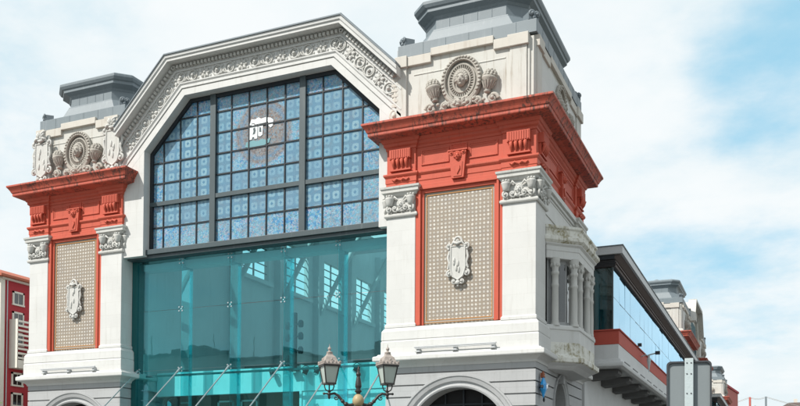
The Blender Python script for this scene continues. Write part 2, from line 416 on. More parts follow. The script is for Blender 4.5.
def cartouche(mb, w, h, rnd, crown=True):
    """shield plaque in strapwork: curled top, side scrolls, hanging base"""
    pts = [(-w * .34, h * .32), (-w * .37, -h * .14), (-w * .26, -h * .30), (0, -h * .38), (w * .26, -h * .30), (w * .37, -h * .14), (w * .34, h * .32)]
    mb.prism(pts[::-1], -.17, .0)
    mb.tube([(a, -.17, b) for a, b in pts], .035 * w / 1.1 + .01, 6, True)
    for k in range(5): mb.ball((random.uniform(-.2, .2) * w, -.18, random.uniform(-.2, .24) * h), (.06 * w, .04, .07 * h), 6, 5)
    for q in (-1, 1):
        mb.spiral(q * w * .42, -.12, h * .33, w * .15, 1.4, .05 * w, R(-90), q, 18, .05)
        mb.spiral(q * w * .43, -.12, -h * .24, w * .16, 1.4, .055 * w, R(90), -q, 18, .05)
        mb.tube([(q * w * .42, -.1, h * .25), (q * w * .50, -.13, h * .1), (q * w * .43, -.15, -.02 * h), (q * w * .50, -.12, -h * .14)], [.05 * w, .07 * w, .05 * w, .06 * w], 6)
        for i in range(5): mb.ball((q * w * (.38 + .1 * rnd.random()), -.1 - .05 * rnd.random(), h * (-.28 + .6 * rnd.random())), .065 * w, 6, 5)
        mb.spiral(q * w * .2, -.13, -h * .40, w * .14, 1.3, .05 * w, R(90 + 90 * q), q, 16, .04)
    if crown:
        mb.tube([(-w * .34, -.15, h * .33), (-w * .2, -.2, h * .40), (0, -.24, h * .36), (w * .2, -.2, h * .40), (w * .34, -.15, h * .33)], [.04 * w, .07 * w, .09 * w, .07 * w, .04 * w], 7)
        mb.tube([(w * .2 * math.cos(a), -.14, h * .40 + h * .11 * math.sin(a)) for a in [PI * i / 8 for i in range(9)]], .06 * w, 7)
        mb.ball((0, -.2, h * .42), (.1 * w, .07, .04 * h), 8, 5)
    mb.ball((0, -.16, -h * .43), (.13 * w, .08, .05 * h), 8, 5); mb.ball((0, -.12, -h * .49), (.06 * w, .06, .03 * h), 6, 5)
def rosette_leaf(mb, s, rnd):
    for i in range(4):
        a = PI / 4 + i * PI / 2
        mb.ball((.15 * s * math.cos(a), -.03, .15 * s * math.sin(a)), (.10 * s, .05, .10 * s), 8, 5)
        b = i * PI / 2; mb.ball((.2 * s * math.cos(b), -.025, .2 * s * math.sin(b)), (.06 * s, .04, .06 * s), 6, 5)
    for i in range(8):
        a = i * PI / 4 + .4; mb.tube([(.05 * s * math.cos(a), -.04, .05 * s * math.sin(a)), (.27 * s * math.cos(a + .4), -.05, .27 * s * math.sin(a + .4))], [.03 * s, .035 * s], 5)
    mb.ball((0, -.07, 0), .065 * s, 8, 6)
def rosette_scroll(mb, s, hand):
    mb.ring(0, -.03, 0, .235 * s, .235 * s, .04 * s, 22, 6)
    mb.spiral(.01 * s, -.03, 0, .17 * s, 1.1, .032 * s, R(60), hand, 16, .02)
    mb.ball((0, -.07, -.01 * s), .075 * s, 8, 6)
    mb.tube([(hand * .2 * s, -.03, -.2 * s), (hand * .31 * s, -.05, -.14 * s), (hand * .33 * s, -.03, 0)], [.03 * s, .045 * s, .02 * s], 6)

# ------------------------------------------------------------------ the market hall
hall = empty('market_hall', (0, 20, 0))
tag(hall, 'large market hall with red-corniced corner towers, arched stained-glass gable and teal glass front', 'market hall')
HP = empty('main_front', (0, 0, 0))      # replaced below: parts hang straight from the hall
bpy.data.objects.remove(HP)
HOFF = Matrix.Translation((0, -20, 0))
class P(MB):
    """mesh of the hall: written in street coordinates, stored relative to the hall's Empty"""
    def build(s, name, mat, parent=None, bevel=0., label=None, recalc=True, off=True):
        o = MB.build(s, name, mat, parent or hall, bevel, label, recalc)
        if (parent or hall) is hall: o.location = (0, -20, 0)
        return o
def sub(mb, name, mat, parent, bevel=0., label=None): return P.build(mb, name, mat, parent, bevel, label)

def rect(x0, x1, y0, y1): return [(x0, y0), (x1, y0), (x1, y1), (x0, y1)]

def tower(x0, x1, D, wi, wo, full=True, side=1, seed=1, plain_side=False, left_pier_shields=False):
    """corner tower between x0 and x1, front at y=0, depth D. wi, wo: widths of the inner and outer piers (left, right)"""
    rnd = random.Random(seed); made = []
    cx = (x0 + wi + x1 - wo) / 2
    sd = 1.65                                               # depth of the corner piers on the flanks
    # --- ground storey: rusticated courses and arch
    g = P(); rin, zc = 2.12, 3.55; rout = 2.66
    def arch_face(y0, y1, r, z0, z1, xa, xb):
        a = arc(cx, zc, r, PI, 0, 28)
        g.prism([(xa, z0), (cx - r, z0), (cx - r, zc), (xa, zc)], y0, y1); g.prism([(cx + r, z0), (xb, z0), (xb, zc), (cx + r, zc)], y0, y1)
        left = [(xa, zc)] + a[:15] + [(cx, z1), (xa, z1)]; right = a[14:] + [(xb, zc), (xb, z1), (cx, z1)]
        g.prism(left, y0, y1); g.prism(right, y0, y1)
    arch_face(.10, .9, rin, 0, 6.75, x0, x1 - .104)
    g.box(x0, x0 + .8, .9, D, 0, 6.75)
    za = .0
    def course(za, zb, top=False):
        def hx(z, r=rout): return 0 if z >= zc + r else (r if z <= zc else math.sqrt(r * r - (z - zc) ** 2))
        if za >= zc + rout: g.prism([(x0, za), (x1, za), (x1, zb), (x0, zb)], .0, .12); return
        n = 6; zs = [za + (min(zb, zc + rout - .001) - za) * i / n for i in range(n + 1)]
        L = [(x0, za)] + [(cx - hx(z), z) for z in zs] + ([(cx, zc + rout), (cx, zb)] if zb > zc + rout else []) + [(x0, zb)]
        Rr = [(x1, zb)] + ([(cx, zb), (cx, zc + rout)] if zb > zc + rout else []) + [(cx + hx(z), z) for z in zs[::-1]] + [(x1, za)]
        g.prism(L, .0, .12); g.prism(Rr, .0, .12)
    z = .35
    zs = []
    while z < 6.5: zs.append(z); z += .50
    for z in zs: course(z, z + .44)
    # flank, with its own arched door
    sc, srin, srout, szc = D / 2 - .05, 1.18, 1.55, 5.0
    T0 = g.T; g.T = Matrix.Translation((x1, 0, 0)) @ Matrix.Rotation(PI / 2, 4, 'Z')     # local x -> street y, -y -> +x
    if not plain_side:
        def hx(z, r): return 0 if z >= szc + r else (r if z <= szc else math.sqrt(r * r - (z - szc) ** 2))
        a = arc(sc, szc, srin, PI, 0, 24)
        g.prism([(.9, 0), (sc - srin, 0), (sc - srin, szc), (.9, szc)], .10, .8); g.prism([(sc + srin, 0), (D, 0), (D, szc), (sc + srin, szc)], .10, .8)
        g.prism([(.9, szc)] + a[:13] + [(sc, 6.75), (.9, 6.75)], .10, .8); g.prism(a[12:] + [(D, szc), (D, 6.75), (sc, 6.75)], .10, .8)
        for z in zs:
            zb = z + .44; n = 6
            if z >= szc + srout: g.prism([(.12, z), (D, z), (D, zb), (.12, zb)], .0, .12); continue
            q = [z + (min(zb, szc + srout - .001) - z) * i / n for i in range(n + 1)]
            tp = zb > szc + srout
            g.prism([(.12, z)] + [(sc - hx(t, srout), t) for t in q] + ([(sc, szc + srout), (sc, zb)] if tp else []) + [(.12, zb)], .0, .12)
            g.prism([(D, zb)] + ([(sc, zb), (sc, szc + srout)] if tp else []) + [(sc + hx(t, srout), t) for t in q[::-1]] + [(D, z)], .0, .12)
    else: g.prism([(.9, 0), (D, 0), (D, 6.75), (.9, 6.75)], .0, .8)
    g.T = T0
    gs = g.build('ground_storey', 'grey', bevel=.012); made.append(gs)
    def surround(mb, c, zc_, r0, r1, y):
        w = r1 - r0
        prof = [(0, .0), (0, -.10), (.12, -.13), (.2, -.05), (.32, -.03), (.42, -.03), (.5, -.12), (.78, -.16), (.86, -.20), (1.0, -.20), (1.0, .06)]
        loops = []
        pth = [(c - 1, 0)] ; angs = [PI - PI * i / 40 for i in range(41)]
        for t in range(43):
            l = []
            for d, yy in prof:
                r = r0 + d * w
                if t == 0: px, pz = c - r, .35
                elif t == 42: px, pz = c + r, .35
                else: px, pz = c + r * math.cos(angs[t - 1]), zc_ + r * math.sin(angs[t - 1])
                l.append((px, y + yy, pz))
            loops.append(l)
        n = len(prof); vs = [p for l in loops for p in l]
        mb.add(vs, [(k * n + i, k * n + i + 1, (k + 1) * n + i + 1, (k + 1) * n + i) for k in range(len(loops) - 1) for i in range(n - 1)])
    if full:
        s_ = P(); surround(s_, cx, zc, rin, rout, .12); sub(s_, 'arch_surround', 'grey', gs)
        f = P()      # dark window behind the arch: lattice of bars
        f.box(cx - rin, cx + rin, 1.0, 1.06, 0.2, zc + rin)
        f.cur = 1
        for i in range(-2, 3): f.box(cx + i * .8 - .035, cx + i * .8 + .035, .86, .95, .2, zc + math.sqrt(max(rin ** 2 - (i * .8) ** 2, 0)) - .02)
        for zz in (3.0, 4.3, 5.0): f.box(cx - 2.0, cx + 2.0, .87, .94, zz, zz + .07)
        sub(f, 'arched_window', ['dark', 'steel_dark'], gs)
        if not plain_side:
            s_ = P(); s_.T = Matrix.Translation((x1, 0, 0)) @ Matrix.Rotation(PI / 2, 4, 'Z'); surround(s_, sc, szc, srin, srout, .12)
            s_.prism([(sc - .17, szc + srin - .05), (sc + .17, szc + srin - .05), (sc + .24, 6.7), (sc - .24, 6.7)], -.16, .3)
            sub(s_, 'arch_surround', 'grey', gs)
            f = P(); f.T = s_.T; f.box(sc - srin, sc + srin, .7, .75, .2, szc + srin); f.cur = 1
            for i in (-1, 0, 1): f.box(sc + i * .55 - .04, sc + i * .55 + .04, .6, .68, .2, szc + math.sqrt(srin ** 2 - (i * .55) ** 2) - .02)
            for zz in (3.2, 4.9): f.box(sc - srin, sc + srin, .61, .67, zz, zz + .09)
            sub(f, 'glazed_door', ['dark_glass', 'steel'], gs)
    # --- lip moulding and pedestal
    m = P(); rc = rect(x0, x1, .0, D)
    m.sweep(rc, [(-.1, 6.58), (.03, 6.58), (.06, 6.66), (.10, 6.70), (.24, 6.78), (.42, 6.84), (.44, 6.88), (.44, 7.02), (.40, 7.05), (.30, 7.08), (.26, 7.14), (.10, 7.16), (-.2, 7.16)])
    bmo = m.build('base_moulding', 'white', bevel=.008); made.append(bmo)
    m = P(); m.sweep(rc, [(-.4, 7.1), (.17, 7.1), (.17, 7.68), (.14, 7.71), (.14, 7.73), (.16, 7.76), (.15, 8.12), (.08, 8.22), (.0, 8.30), (-.4, 8.33)])
    m.box(x0 + .1, x1 - .1, .12, D - .12, 6.7, 8.3)
    made.append(m.build('pedestal', 'white', bevel=.01))
    if full:
        l = P(); lx0, lx1 = cx - 1.75, cx + 1.75
        l.box(lx0, lx1, -.41, -.32, 7.33, 7.39); l.box(lx0 + .05, lx1 - .05, -.40, -.32, 7.28, 7.32)
        for q in (lx0 + .15, cx, lx1 - .15): l.box(q - .06, q + .06, -.34, -.14, 7.16, 7.36); l.box(q - .12, q + .12, -.40, -.14, 7.155, 7.19)
        sub(l, 'wall_light', 'fascia', bmo, .01)
    # --- wall core, pier shafts
    b = P(); b.box(x0 + .12, x1 - .12, .25, D - .12, 8.3, 19.4)
    made.append(b.build('tower_wall', 'white'))
    for (xa, xb) in ((x0, x0 + wi), (x1 - wo, x1)):
        p = P(); p.plan(rect(xa, xb, 0, sd), 8.3, 13.05)
        p.sweep(rect(xa, xb, 0, sd), [(0, 8.28), (.05, 8.28), (.05, 8.40), (.02, 8.44), (0, 8.46)])
        if not full or xb == x1: pass
        pl = p.build('pilaster', 'white', bevel=.02); made.append(pl)
        c = P(); rr = rect(xa, xb, 0, sd)
        c.sweep(rr, [(0, 12.98), (.07, 12.98), (.10, 13.03), (.10, 13.10), (.05, 13.14), (0, 13.17)])
        c.plan(rect(xa + .01, xb - .01, .01, sd), 13.1, 14.0)
        c.sweep(rr, [(0, 13.86), (.06, 13.90), (.10, 13.98), (.18, 14.02), (.18, 14.12), (.23, 14.18), (.24, 14.26), (0, 14.26)])
        for (T, w) in ((at(xa, 0, 13.16), xb - xa),) + (((at(x1, 0, 13.16, PI / 2), sd),) if xb == x1 else ((at(x0, sd, 13.16, -PI / 2), sd),)):
            c.T = T
            if full:
                for q in (.17, w - .17):
                    c.lathe((q, -.10, .30), [(.09, 0), (.13, .03), (.15, .15), (.19, .27), (.20, .33), (.17, .35)], 12)
                    for i in range(7): c.ball((q + .13 * math.cos(i), -.13 + .1 * math.sin(i), .70), .055, 6, 5)
                    c.spiral(q, -.10, .16, .15, 1.3, .055, R(90), 1 if q < w / 2 else -1, 16, .05)
                T2 = c.T; c.T = T2 @ Matrix.Translation((w / 2, .0, .33)); head(c, .72); c.T = T2
                for q in (-1, 1):
                    c.spiral(w / 2 + q * .24, -.07, .18, .15, 1.3, .05, R(0), q, 16, .05)
                    c.tube([(w / 2 + q * .12, -.06, .55), (w / 2 + q * .25, -.12, .66), (w / 2 + q * .36, -.06, .55)], [.03, .06, .03], 6)
                leafy(c, w / 2, .04, .22, 5, PI, PI / 2, -.05, rnd)
            else:
                for q in (.2, w / 2, w - .2): c.ball((q, -.05, .35), (.17, .12, .26), 8, 6)
            c.T = Matrix.Identity(4)
        sub(c, 'capital', 'relief_white', pl)
    if not plain_side:
        p = P(); p.plan(rect(x1 - wo, x1, D - sd, D), 8.3, 13.05); p.sweep(rect(x1 - wo, x1, D - sd, D), [(0, 8.28), (.05, 8.28), (.05, 8.40), (.02, 8.44), (0, 8.46)])
        pl = p.build('pilaster', 'white', bevel=.02); made.append(pl)
        c = P(); rr = rect(x1 - wo, x1, D - sd, D)
        c.sweep(rr, [(0, 12.98), (.07, 12.98), (.10, 13.03), (.10, 13.10), (.05, 13.14), (0, 13.17)]); c.plan(rr, 13.1, 14.0)
        c.sweep(rr, [(0, 13.86), (.06, 13.90), (.10, 13.98), (.18, 14.02), (.18, 14.12), (.23, 14.18), (.24, 14.26), (0, 14.26)])
        c.T = at(x1, D - sd, 13.16, PI / 2)
        for q in (.25, sd - .25): c.lathe((q, -.10, .30), [(.09, 0), (.13, .03), (.15, .15), (.19, .27), (.20, .33), (.17, .35)], 12); c.spiral(q, -.10, .16, .15, 1.3, .055, R(90), 1, 16, .05)
        c.T = c.T @ Matrix.Translation((sd / 2, .0, .33)); head(c, .72); c.T = Matrix.Identity(4)
        sub(c, 'capital', 'relief_white', pl)
        c = P(); c.T = Matrix.Translation((x1 - .12, 0, 0)) @ Matrix.Rotation(PI / 2, 4, 'Z')
        for (d, z0, z1) in ((.04, 13.0, 13.16), (.03, 13.80, 13.9), (.10, 13.9, 14.04), (.20, 14.04, 14.26)): c.box(sd, D - sd, -d, .05, z0, z1)
        made.append(c.build('string_moulding', 'white', bevel=.01))
    # --- tiled panel in a red frame
    fx0, fx1, ztop = x0 + wi, x1 - wo, 14.27
    t = P(); t.box(fx0 + .34, fx1 - .34, .16, .30, 8.35, 13.98)
    tp = t.build('tile_panel', 'tile'); made.append(tp)
    t = P()
    for (w0, w1, y, mi) in ((.0, .025, .125, 0), (.025, .10, .145, 1), (.10, .14, .135, 0)):
        t.cur = mi; a0, a1, b0, b1 = fx0 + .34, fx1 - .34, 8.40, 13.90
        t.box(a0 + w0, a0 + w1, y, .25, b0 + w0, b1 - w0); t.box(a1 - w1, a1 - w0, y, .25, b0 + w0, b1 - w0)
        t.box(a0 + w1, a1 - w1, y, .25, b0 + w0, b0 + w1); t.box(a0 + w1, a1 - w1, y, .25, b1 - w1, b1 - w0)
    sub(t, 'tile_border', ['ochre', 'bead'], tp)
    t = P()
    for q, e in ((fx0, 1), (fx1, -1)):
        for (w0, w1, y) in ((.0, .14, .03), (.14, .24, -.03), (.24, .36, .07)):
            xa, xb = sorted((q + e * w0, q + e * w1)); t.box(xa, xb, y, .3, 8.33, ztop - .36 + (.24 - w1 if w1 < .3 else 0) + .1)
    for (w0, w1, y) in ((.0, .14, .025), (.14, .24, -.035), (.24, .38, .065)): t.box(fx0 + .03, fx1 - .03, y, .3, ztop - w1, ztop - w0)
    sub(t, 'panel_frame', 'red', tp, .012)
    t = P(); t.T = at(cx, .16, 10.85); cartouche(t, .86, 2.0, rnd); sub(t, 'shield', 'relief_white', tp)
    # --- red entablature
    e = P(); k = .10
    brk = [(x0, 0), (x0 + wi, 0), (x0 + wi, k), (x1 - wo, k), (x1 - wo, 0), (x1, 0), (x1, sd), (x1 - k, sd), (x1 - k, D - sd), (x1, D - sd), (x1, D), (x0, D), (x0, D - sd), (x0 + k, D - sd), (x0 + k, sd), (x0, sd)]
    e.plan(brk, 14.262, 16.6)
    e.sweep(brk, [(0, 14.27), (.03, 14.27), (.03, 14.44), (.055, 14.45), (.055, 14.66), (.09, 14.70), (.13, 14.76), (.13, 14.83), (.02, 14.86), (0, 14.88)])
    e.sweep(brk, [(0, 15.84), (.04, 15.86), (.04, 15.95), (.12, 16.02), (.12, 16.12), (.17, 16.15), (.22, 16.25), (.22, 16.32), (0, 16.4)])
    for T, a, bb in ((at(0, k, 0), x0 + wi, x1 - wo), (at(x1 - k, 0, 0, PI / 2), sd, D - sd)):
        e.T = T; mid = (a + bb) / 2
        for (p0, p1, z0, z1) in ((a + .22, mid - .42, 15.08, 15.72), (mid + .42, bb - .22, 15.08, 15.72), (mid - .36, mid + .36, 15.46, 15.78)):
            for w0, w1, y in ((0, .05, -.045), (.05, .11, -.02)):
                e.box(p0 + w0, p0 + w1, y, .03, z0 + w0, z1 - w0); e.box(p1 - w1, p1 - w0, y, .03, z0 + w0, z1 - w0)
                e.box(p0 + w1, p1 - w1, y, .03, z0 + w0, z0 + w1); e.box(p0 + w1, p1 - w1, y, .03, z1 - w1, z1 - w0)
        e.T = Matrix.Identity(4)
    en = e.build('entablature', 'red', bevel=.008); made.append(en)
    c = P(); c.sweep(rect(x0, x1, 0, D), [(-.2, 16.24), (.2, 16.28), (.34, 16.32), (.62, 16.36), (.64, 16.40), (.64, 16.50), (.68, 16.53), (.72, 16.62), (.80, 16.74), (.86, 16.80), (.86, 16.88), (.5, 16.95), (-.3, 17.02)])
    sub(c, 'red_cornice', 'red_dirty', en, .008)
    spots = [at(x0 + wi / 2, 0, 0), at(x1 - wo / 2, 0, 0), at(x1, sd / 2, 0, PI / 2), at(x1, D - sd / 2, 0, PI / 2)]
    for T in spots:
        c = P(); c.T = T; w = .42
        c.box(-w - .05, w + .05, -.20, .0, 15.42, 15.82)
        for i in range(9): xx = -w + .02 + i * (2 * w - .04) / 8; c.box(xx - .03, xx + .03, -.225, -.19, 15.45, 15.80)
        c.box(-w, w, -.10, .0, 14.98, 15.42)
        for i in range(4):
            xx = -w + .13 + i * (2 * w - .26) / 3
            c.tube([(xx, -.11, 15.42), (xx, -.22, 15.34), (xx, -.17, 15.18), (xx, -.10, 15.03)], [.06, .085, .065, .03], 6)
        c.box(-w - .05, w + .05, -.15, .0, 14.93, 14.99)
        for q in (-1, 1): c.tube([(q * .02, -.09, 14.53), (q * .15, -.13, 14.60), (q * .27, -.09, 14.52), (q * .38, -.10, 14.60)], [.03, .05, .05, .03], 6)
        sub(c, 'console', 'red', en)
    if full:
        for T in (at(cx, k, 0), at(x1 - k, D / 2, 0, PI / 2)):
            c = P(); c.T = T
            c.prism([(-.26, 14.30), (.26, 14.30), (.36, 15.42), (-.36, 15.42)], -.20, 0); c.prism([(-.17, 14.36), (.17, 14.36), (.22, 14.95), (-.22, 14.95)], -.225, -.19)
            c.prism([(0, 14.44), (.12, 14.66), (.11, 14.78), (.04, 14.82), (0, 14.77), (-.04, 14.82), (-.11, 14.78), (-.12, 14.66)], -.27, -.2)
            c.T = T @ Matrix.Translation((0, -.14, 15.18)); head(c, .72)
            for q in (-1, 1): c.spiral(q * .24, -.03, .16, .12, 1.2, .05, R(90), -q, 14, .04)
            c.T = T; c.box(-.42, .42, -.24, 0, 15.42, 15.47)
            sub(c, 'mask_keystone', 'red', en)
    # --- attic storey
    ax0, ax1, ay0, ay1, za, zb = x0 + .38, x1 - .05, .06, D - .1, 16.9, 19.72
    a = P(); pw = .72
    a.box(ax0 + .1, ax1 - .1, ay0 + .12, ay1 - .1, za, zb)
    for (xa, xb, ya, yb) in ((ax0, ax0 + pw * .62, ay0, ay0 + .9), (ax1 - .34 - pw, ax1 - .36, ay0, ay0 + .7), (ax1 - .7, ax1, ay0 + .34, ay0 + 1.1), (ax1 - .7, ax1, ay1 - 1.0, ay1), (ax0, ax0 + .7, ay1 - .8, ay1)):
        a.box(xa, xb, ya, yb, za, zb)
    for i in range(3): a.box(ax1 - .34 + i * .1, ax1 - .25 + i * .1, ay0 + .05 + i * .1, ay0 + .5, za, zb - .1)
    a.sweep(rect(ax0, ax1, ay0, ay1), [(-.05, za), (.10, za), (.10, za + .26), (.06, za + .30), (.0, za + .34), (-.05, za + .36)])
    xm0, xm1 = ax0 + .42 * 3.0, ax1 - .36 - .72 - .55
    for (x_0, x_1, z_, y) in ((ax0 + .75, cx - .5, 19.0, .155), (cx + .5, ax1 - 1.25, 19.0, .155)): a.box(x_0, x_1, y, .2, z_, z_ + .05)
    at_ = a.build('attic', 'attic', bevel=.015); made.append(at_)
    c = P()          # stepped coping
    pieces = [(ax0 - .06, ax0 + pw * .62 + .05, ay0 - .10, 19.36, 19.84), (ax1 - .34 - pw - .08, ax1 - .28, ay0 - .10, 19.36, 19.84)]
    c.box(*pieces[0][:2], pieces[0][2], .5, *pieces[0][3:]); c.box(*pieces[1][:2], pieces[1][2], .5, *pieces[1][3:])
    c.box(ax0 + pw * .62 + .05, ax0 + 1.55, ay0 - .02, .5, 19.40, 19.80); c.box(ax1 - .34 - pw - .08 - .6, ax1 - .34 - pw - .08, ay0 - .02, .5, 19.40, 19.80)
    c.box(ax0 + 1.55, ax1 - .34 - pw - .68, ay0 - .04, .5, 19.66, 19.98)
    c.T = Matrix.Translation((ax1, 0, 0)) @ Matrix.Rotation(PI / 2, 4, 'Z')
    c.box(ay0 + .30, ay0 + 1.2, -.10, .5, 19.36, 19.82); c.box(ay1 - 1.1, ay1 + .05, -.10, .5, 19.36, 19.82)
    c.box(ay0 + 1.2, ay0 + 2.6, -.02, .5, 19.40, 19.78); c.box(ay1 - 2.4, ay1 - 1.1, -.02, .5, 19.40, 19.78); c.box(ay0 + 2.6, ay1 - 2.4, -.04, .5, 19.62, 19.93)
    c.T = Matrix.Identity(4)
    sub(c, 'coping', 'buff', at_, .02)
    if full:
        mz = 18.36
        for T, k2 in ((at(cx + .1, ay0 + .10, mz), 1), (at(ax1 - .08, D / 2, mz, PI / 2), 0)):
            c = P(); c.T = T; medallion(c); sub(c, 'medallion', 'relief', at_)
            for q in (-1, 1):
                c = P(); c.T = T @ Matrix.Translation((q * 1.2, .02, -.22)) @ Matrix.Rotation(R(q * 10), 4, 'Y'); urn(c, .92); sub(c, 'urn', 'relief', at_)
            c = P(); c.T = T @ Matrix.Translation((0, 0, -.92)); scroll_base(c, 1.35, rnd); sub(c, 'scrollwork', 'relief', at_)
        if left_pier_shields:
            for xx in (ax0 + .42, ax1 - .50):
                c = P(); c.T = at(xx, ay0 - .02, 18.25); c.box(-.42, .42, -.05, .3, -1.2, 1.25); cartouche(c, 1.12, 2.5, rnd); c.T = at(xx, ay0 - .1, 19.35)
                c.ring(0, -.1, 0, .2, .2, .07, 16, 6); c.ball((0, -.12, 0), .12, 8, 6); leafy(c, 0, -.05, .45, 6, PI * 1.2, PI / 2, -.06, rnd)
                sub(c, 'pier_cartouche', 'relief_white', at_)
        else:
            c = P(); c.T = at(ax0 - .02, ay0 + .25, 0)        # volute bracket against the gable
            pts = [(-.02, -.1, 19.2), (-.05, -.12, 18.6), (-.06, -.12, 18.0), (-.12, -.12, 17.6)]
            c.tube(pts, [.10, .13, .14, .12], 8); c.spiral(-.08, -.14, 17.42, .24, 1.5, .10, R(90), 1, 20, .06)
            for i in range(7): c.box(-.20, .08, -.26, .1, 17.75 + i * .22, 17.86 + i * .22)
            sub(c, 'volute_bracket', 'buff', at_)
    # --- zinc cap: plinth, battered base, chamfered body, projecting top
    px0, px1, py0, py1 = ax0 + .02, ax1 + .02, ay0 + .1, ay1 - .02
    def oct_(i, ch, z): return [(px0 + i + ch, py0 + i, z), (px1 - i - ch, py0 + i, z), (px1 - i, py0 + i + ch, z), (px1 - i, py1 - i - ch, z), (px1 - i - ch, py1 - i, z), (px0 + i + ch, py1 - i, z), (px0 + i, py1 - i - ch, z), (px0 + i, py0 + i + ch, z)]
    r = P()
    r.loft([oct_(0, .02, 19.86), oct_(0, .02, 20.38), oct_(.12, .08, 20.42)])
    r.loft([oct_(.42, .60, 20.38), oct_(.46, .62, 20.55), oct_(.62, .72, 21.05), oct_(.64, .72, 21.08), oct_(.64, .72, 21.12), oct_(.72, .74, 21.14), oct_(.72, .74, 21.75)], True)
    for i in range(1, 5):
        xx = px0 + 1.45 + (px1 - px0 - 2.9) * i / 5; r.box(xx - .012, xx + .012, py0 + .705, py0 + .73, 21.15, 21.74)
    for i in range(1, 8): yy = py0 + 1.45 + (py1 - py0 - 2.9) * i / 8; r.box(px1 - .73, px1 - .705, yy - .012, yy + .012, 21.15, 21.74)
    for i in range(1, 6): xx = px0 + (px1 - px0) * (i + .15) / 6; r.box(xx - .01, xx + .01, py0 - .012, py0 + .01, 19.87, 20.37)
    for i in range(1, 9): yy = py0 + (py1 - py0) * i / 9; r.box(px1 - .01, px1 + .012, yy - .01, yy + .01, 19.87, 20.37)
    rc_ = r.build('roof_cap', 'zinc', bevel=.012); made.append(rc_)
    r = P(); r.loft([oct_(.71, .74, 21.60), oct_(.66, .74, 21.70), oct_(.52, .72, 21.80), oct_(.46, .70, 21.84), oct_(.46, .70, 21.98), oct_(.40, .68, 22.02), oct_(.34, .66, 22.14), oct_(.34, .66, 22.26), oct_(.5, .6, 22.36)])
    r.lathe(((px0 + px1) / 2, (py0 + py1) / 2, 22.3), [(.45, 0), (.45, .5), (.6, .55), (.6, .7), (.3, .9), (.05, 1.0)], 12)
    sub(r, 'roof_cornice', 'zinc', rc_, .012)
    for (xx, yy) in ((px0 + .3, py0 + .3), (px1 - .3, py0 + .3), (px1 - .3, py1 - .3)):
        c = P(); c.T = at(xx, yy, 20.4, R(45) if xx > cx else R(-45))
        c.box(-.24, .24, -.2, .25, 0, .30); c.spiral(-.12, -.2, .24, .16, 1.2, .07, R(-60), 1, 14, .02); c.spiral(.14, -.2, .22, .14, 1.2, .06, R(200), -1, 14, .02); c.ball((0, -.2, .1), .1, 6, 5)
        sub(c, 'roof_scroll', 'zinc_dark', rc_)
    return made

XR0, XR1 = 6.96, 13.38
right_parts = tower(XR0, XR1, 9.35, 1.30, 1.37, True, seed=3)
tower(-13.10, -7.15, 9.35, 1.22, 1.28, True, seed=11, left_pier_shields=True)

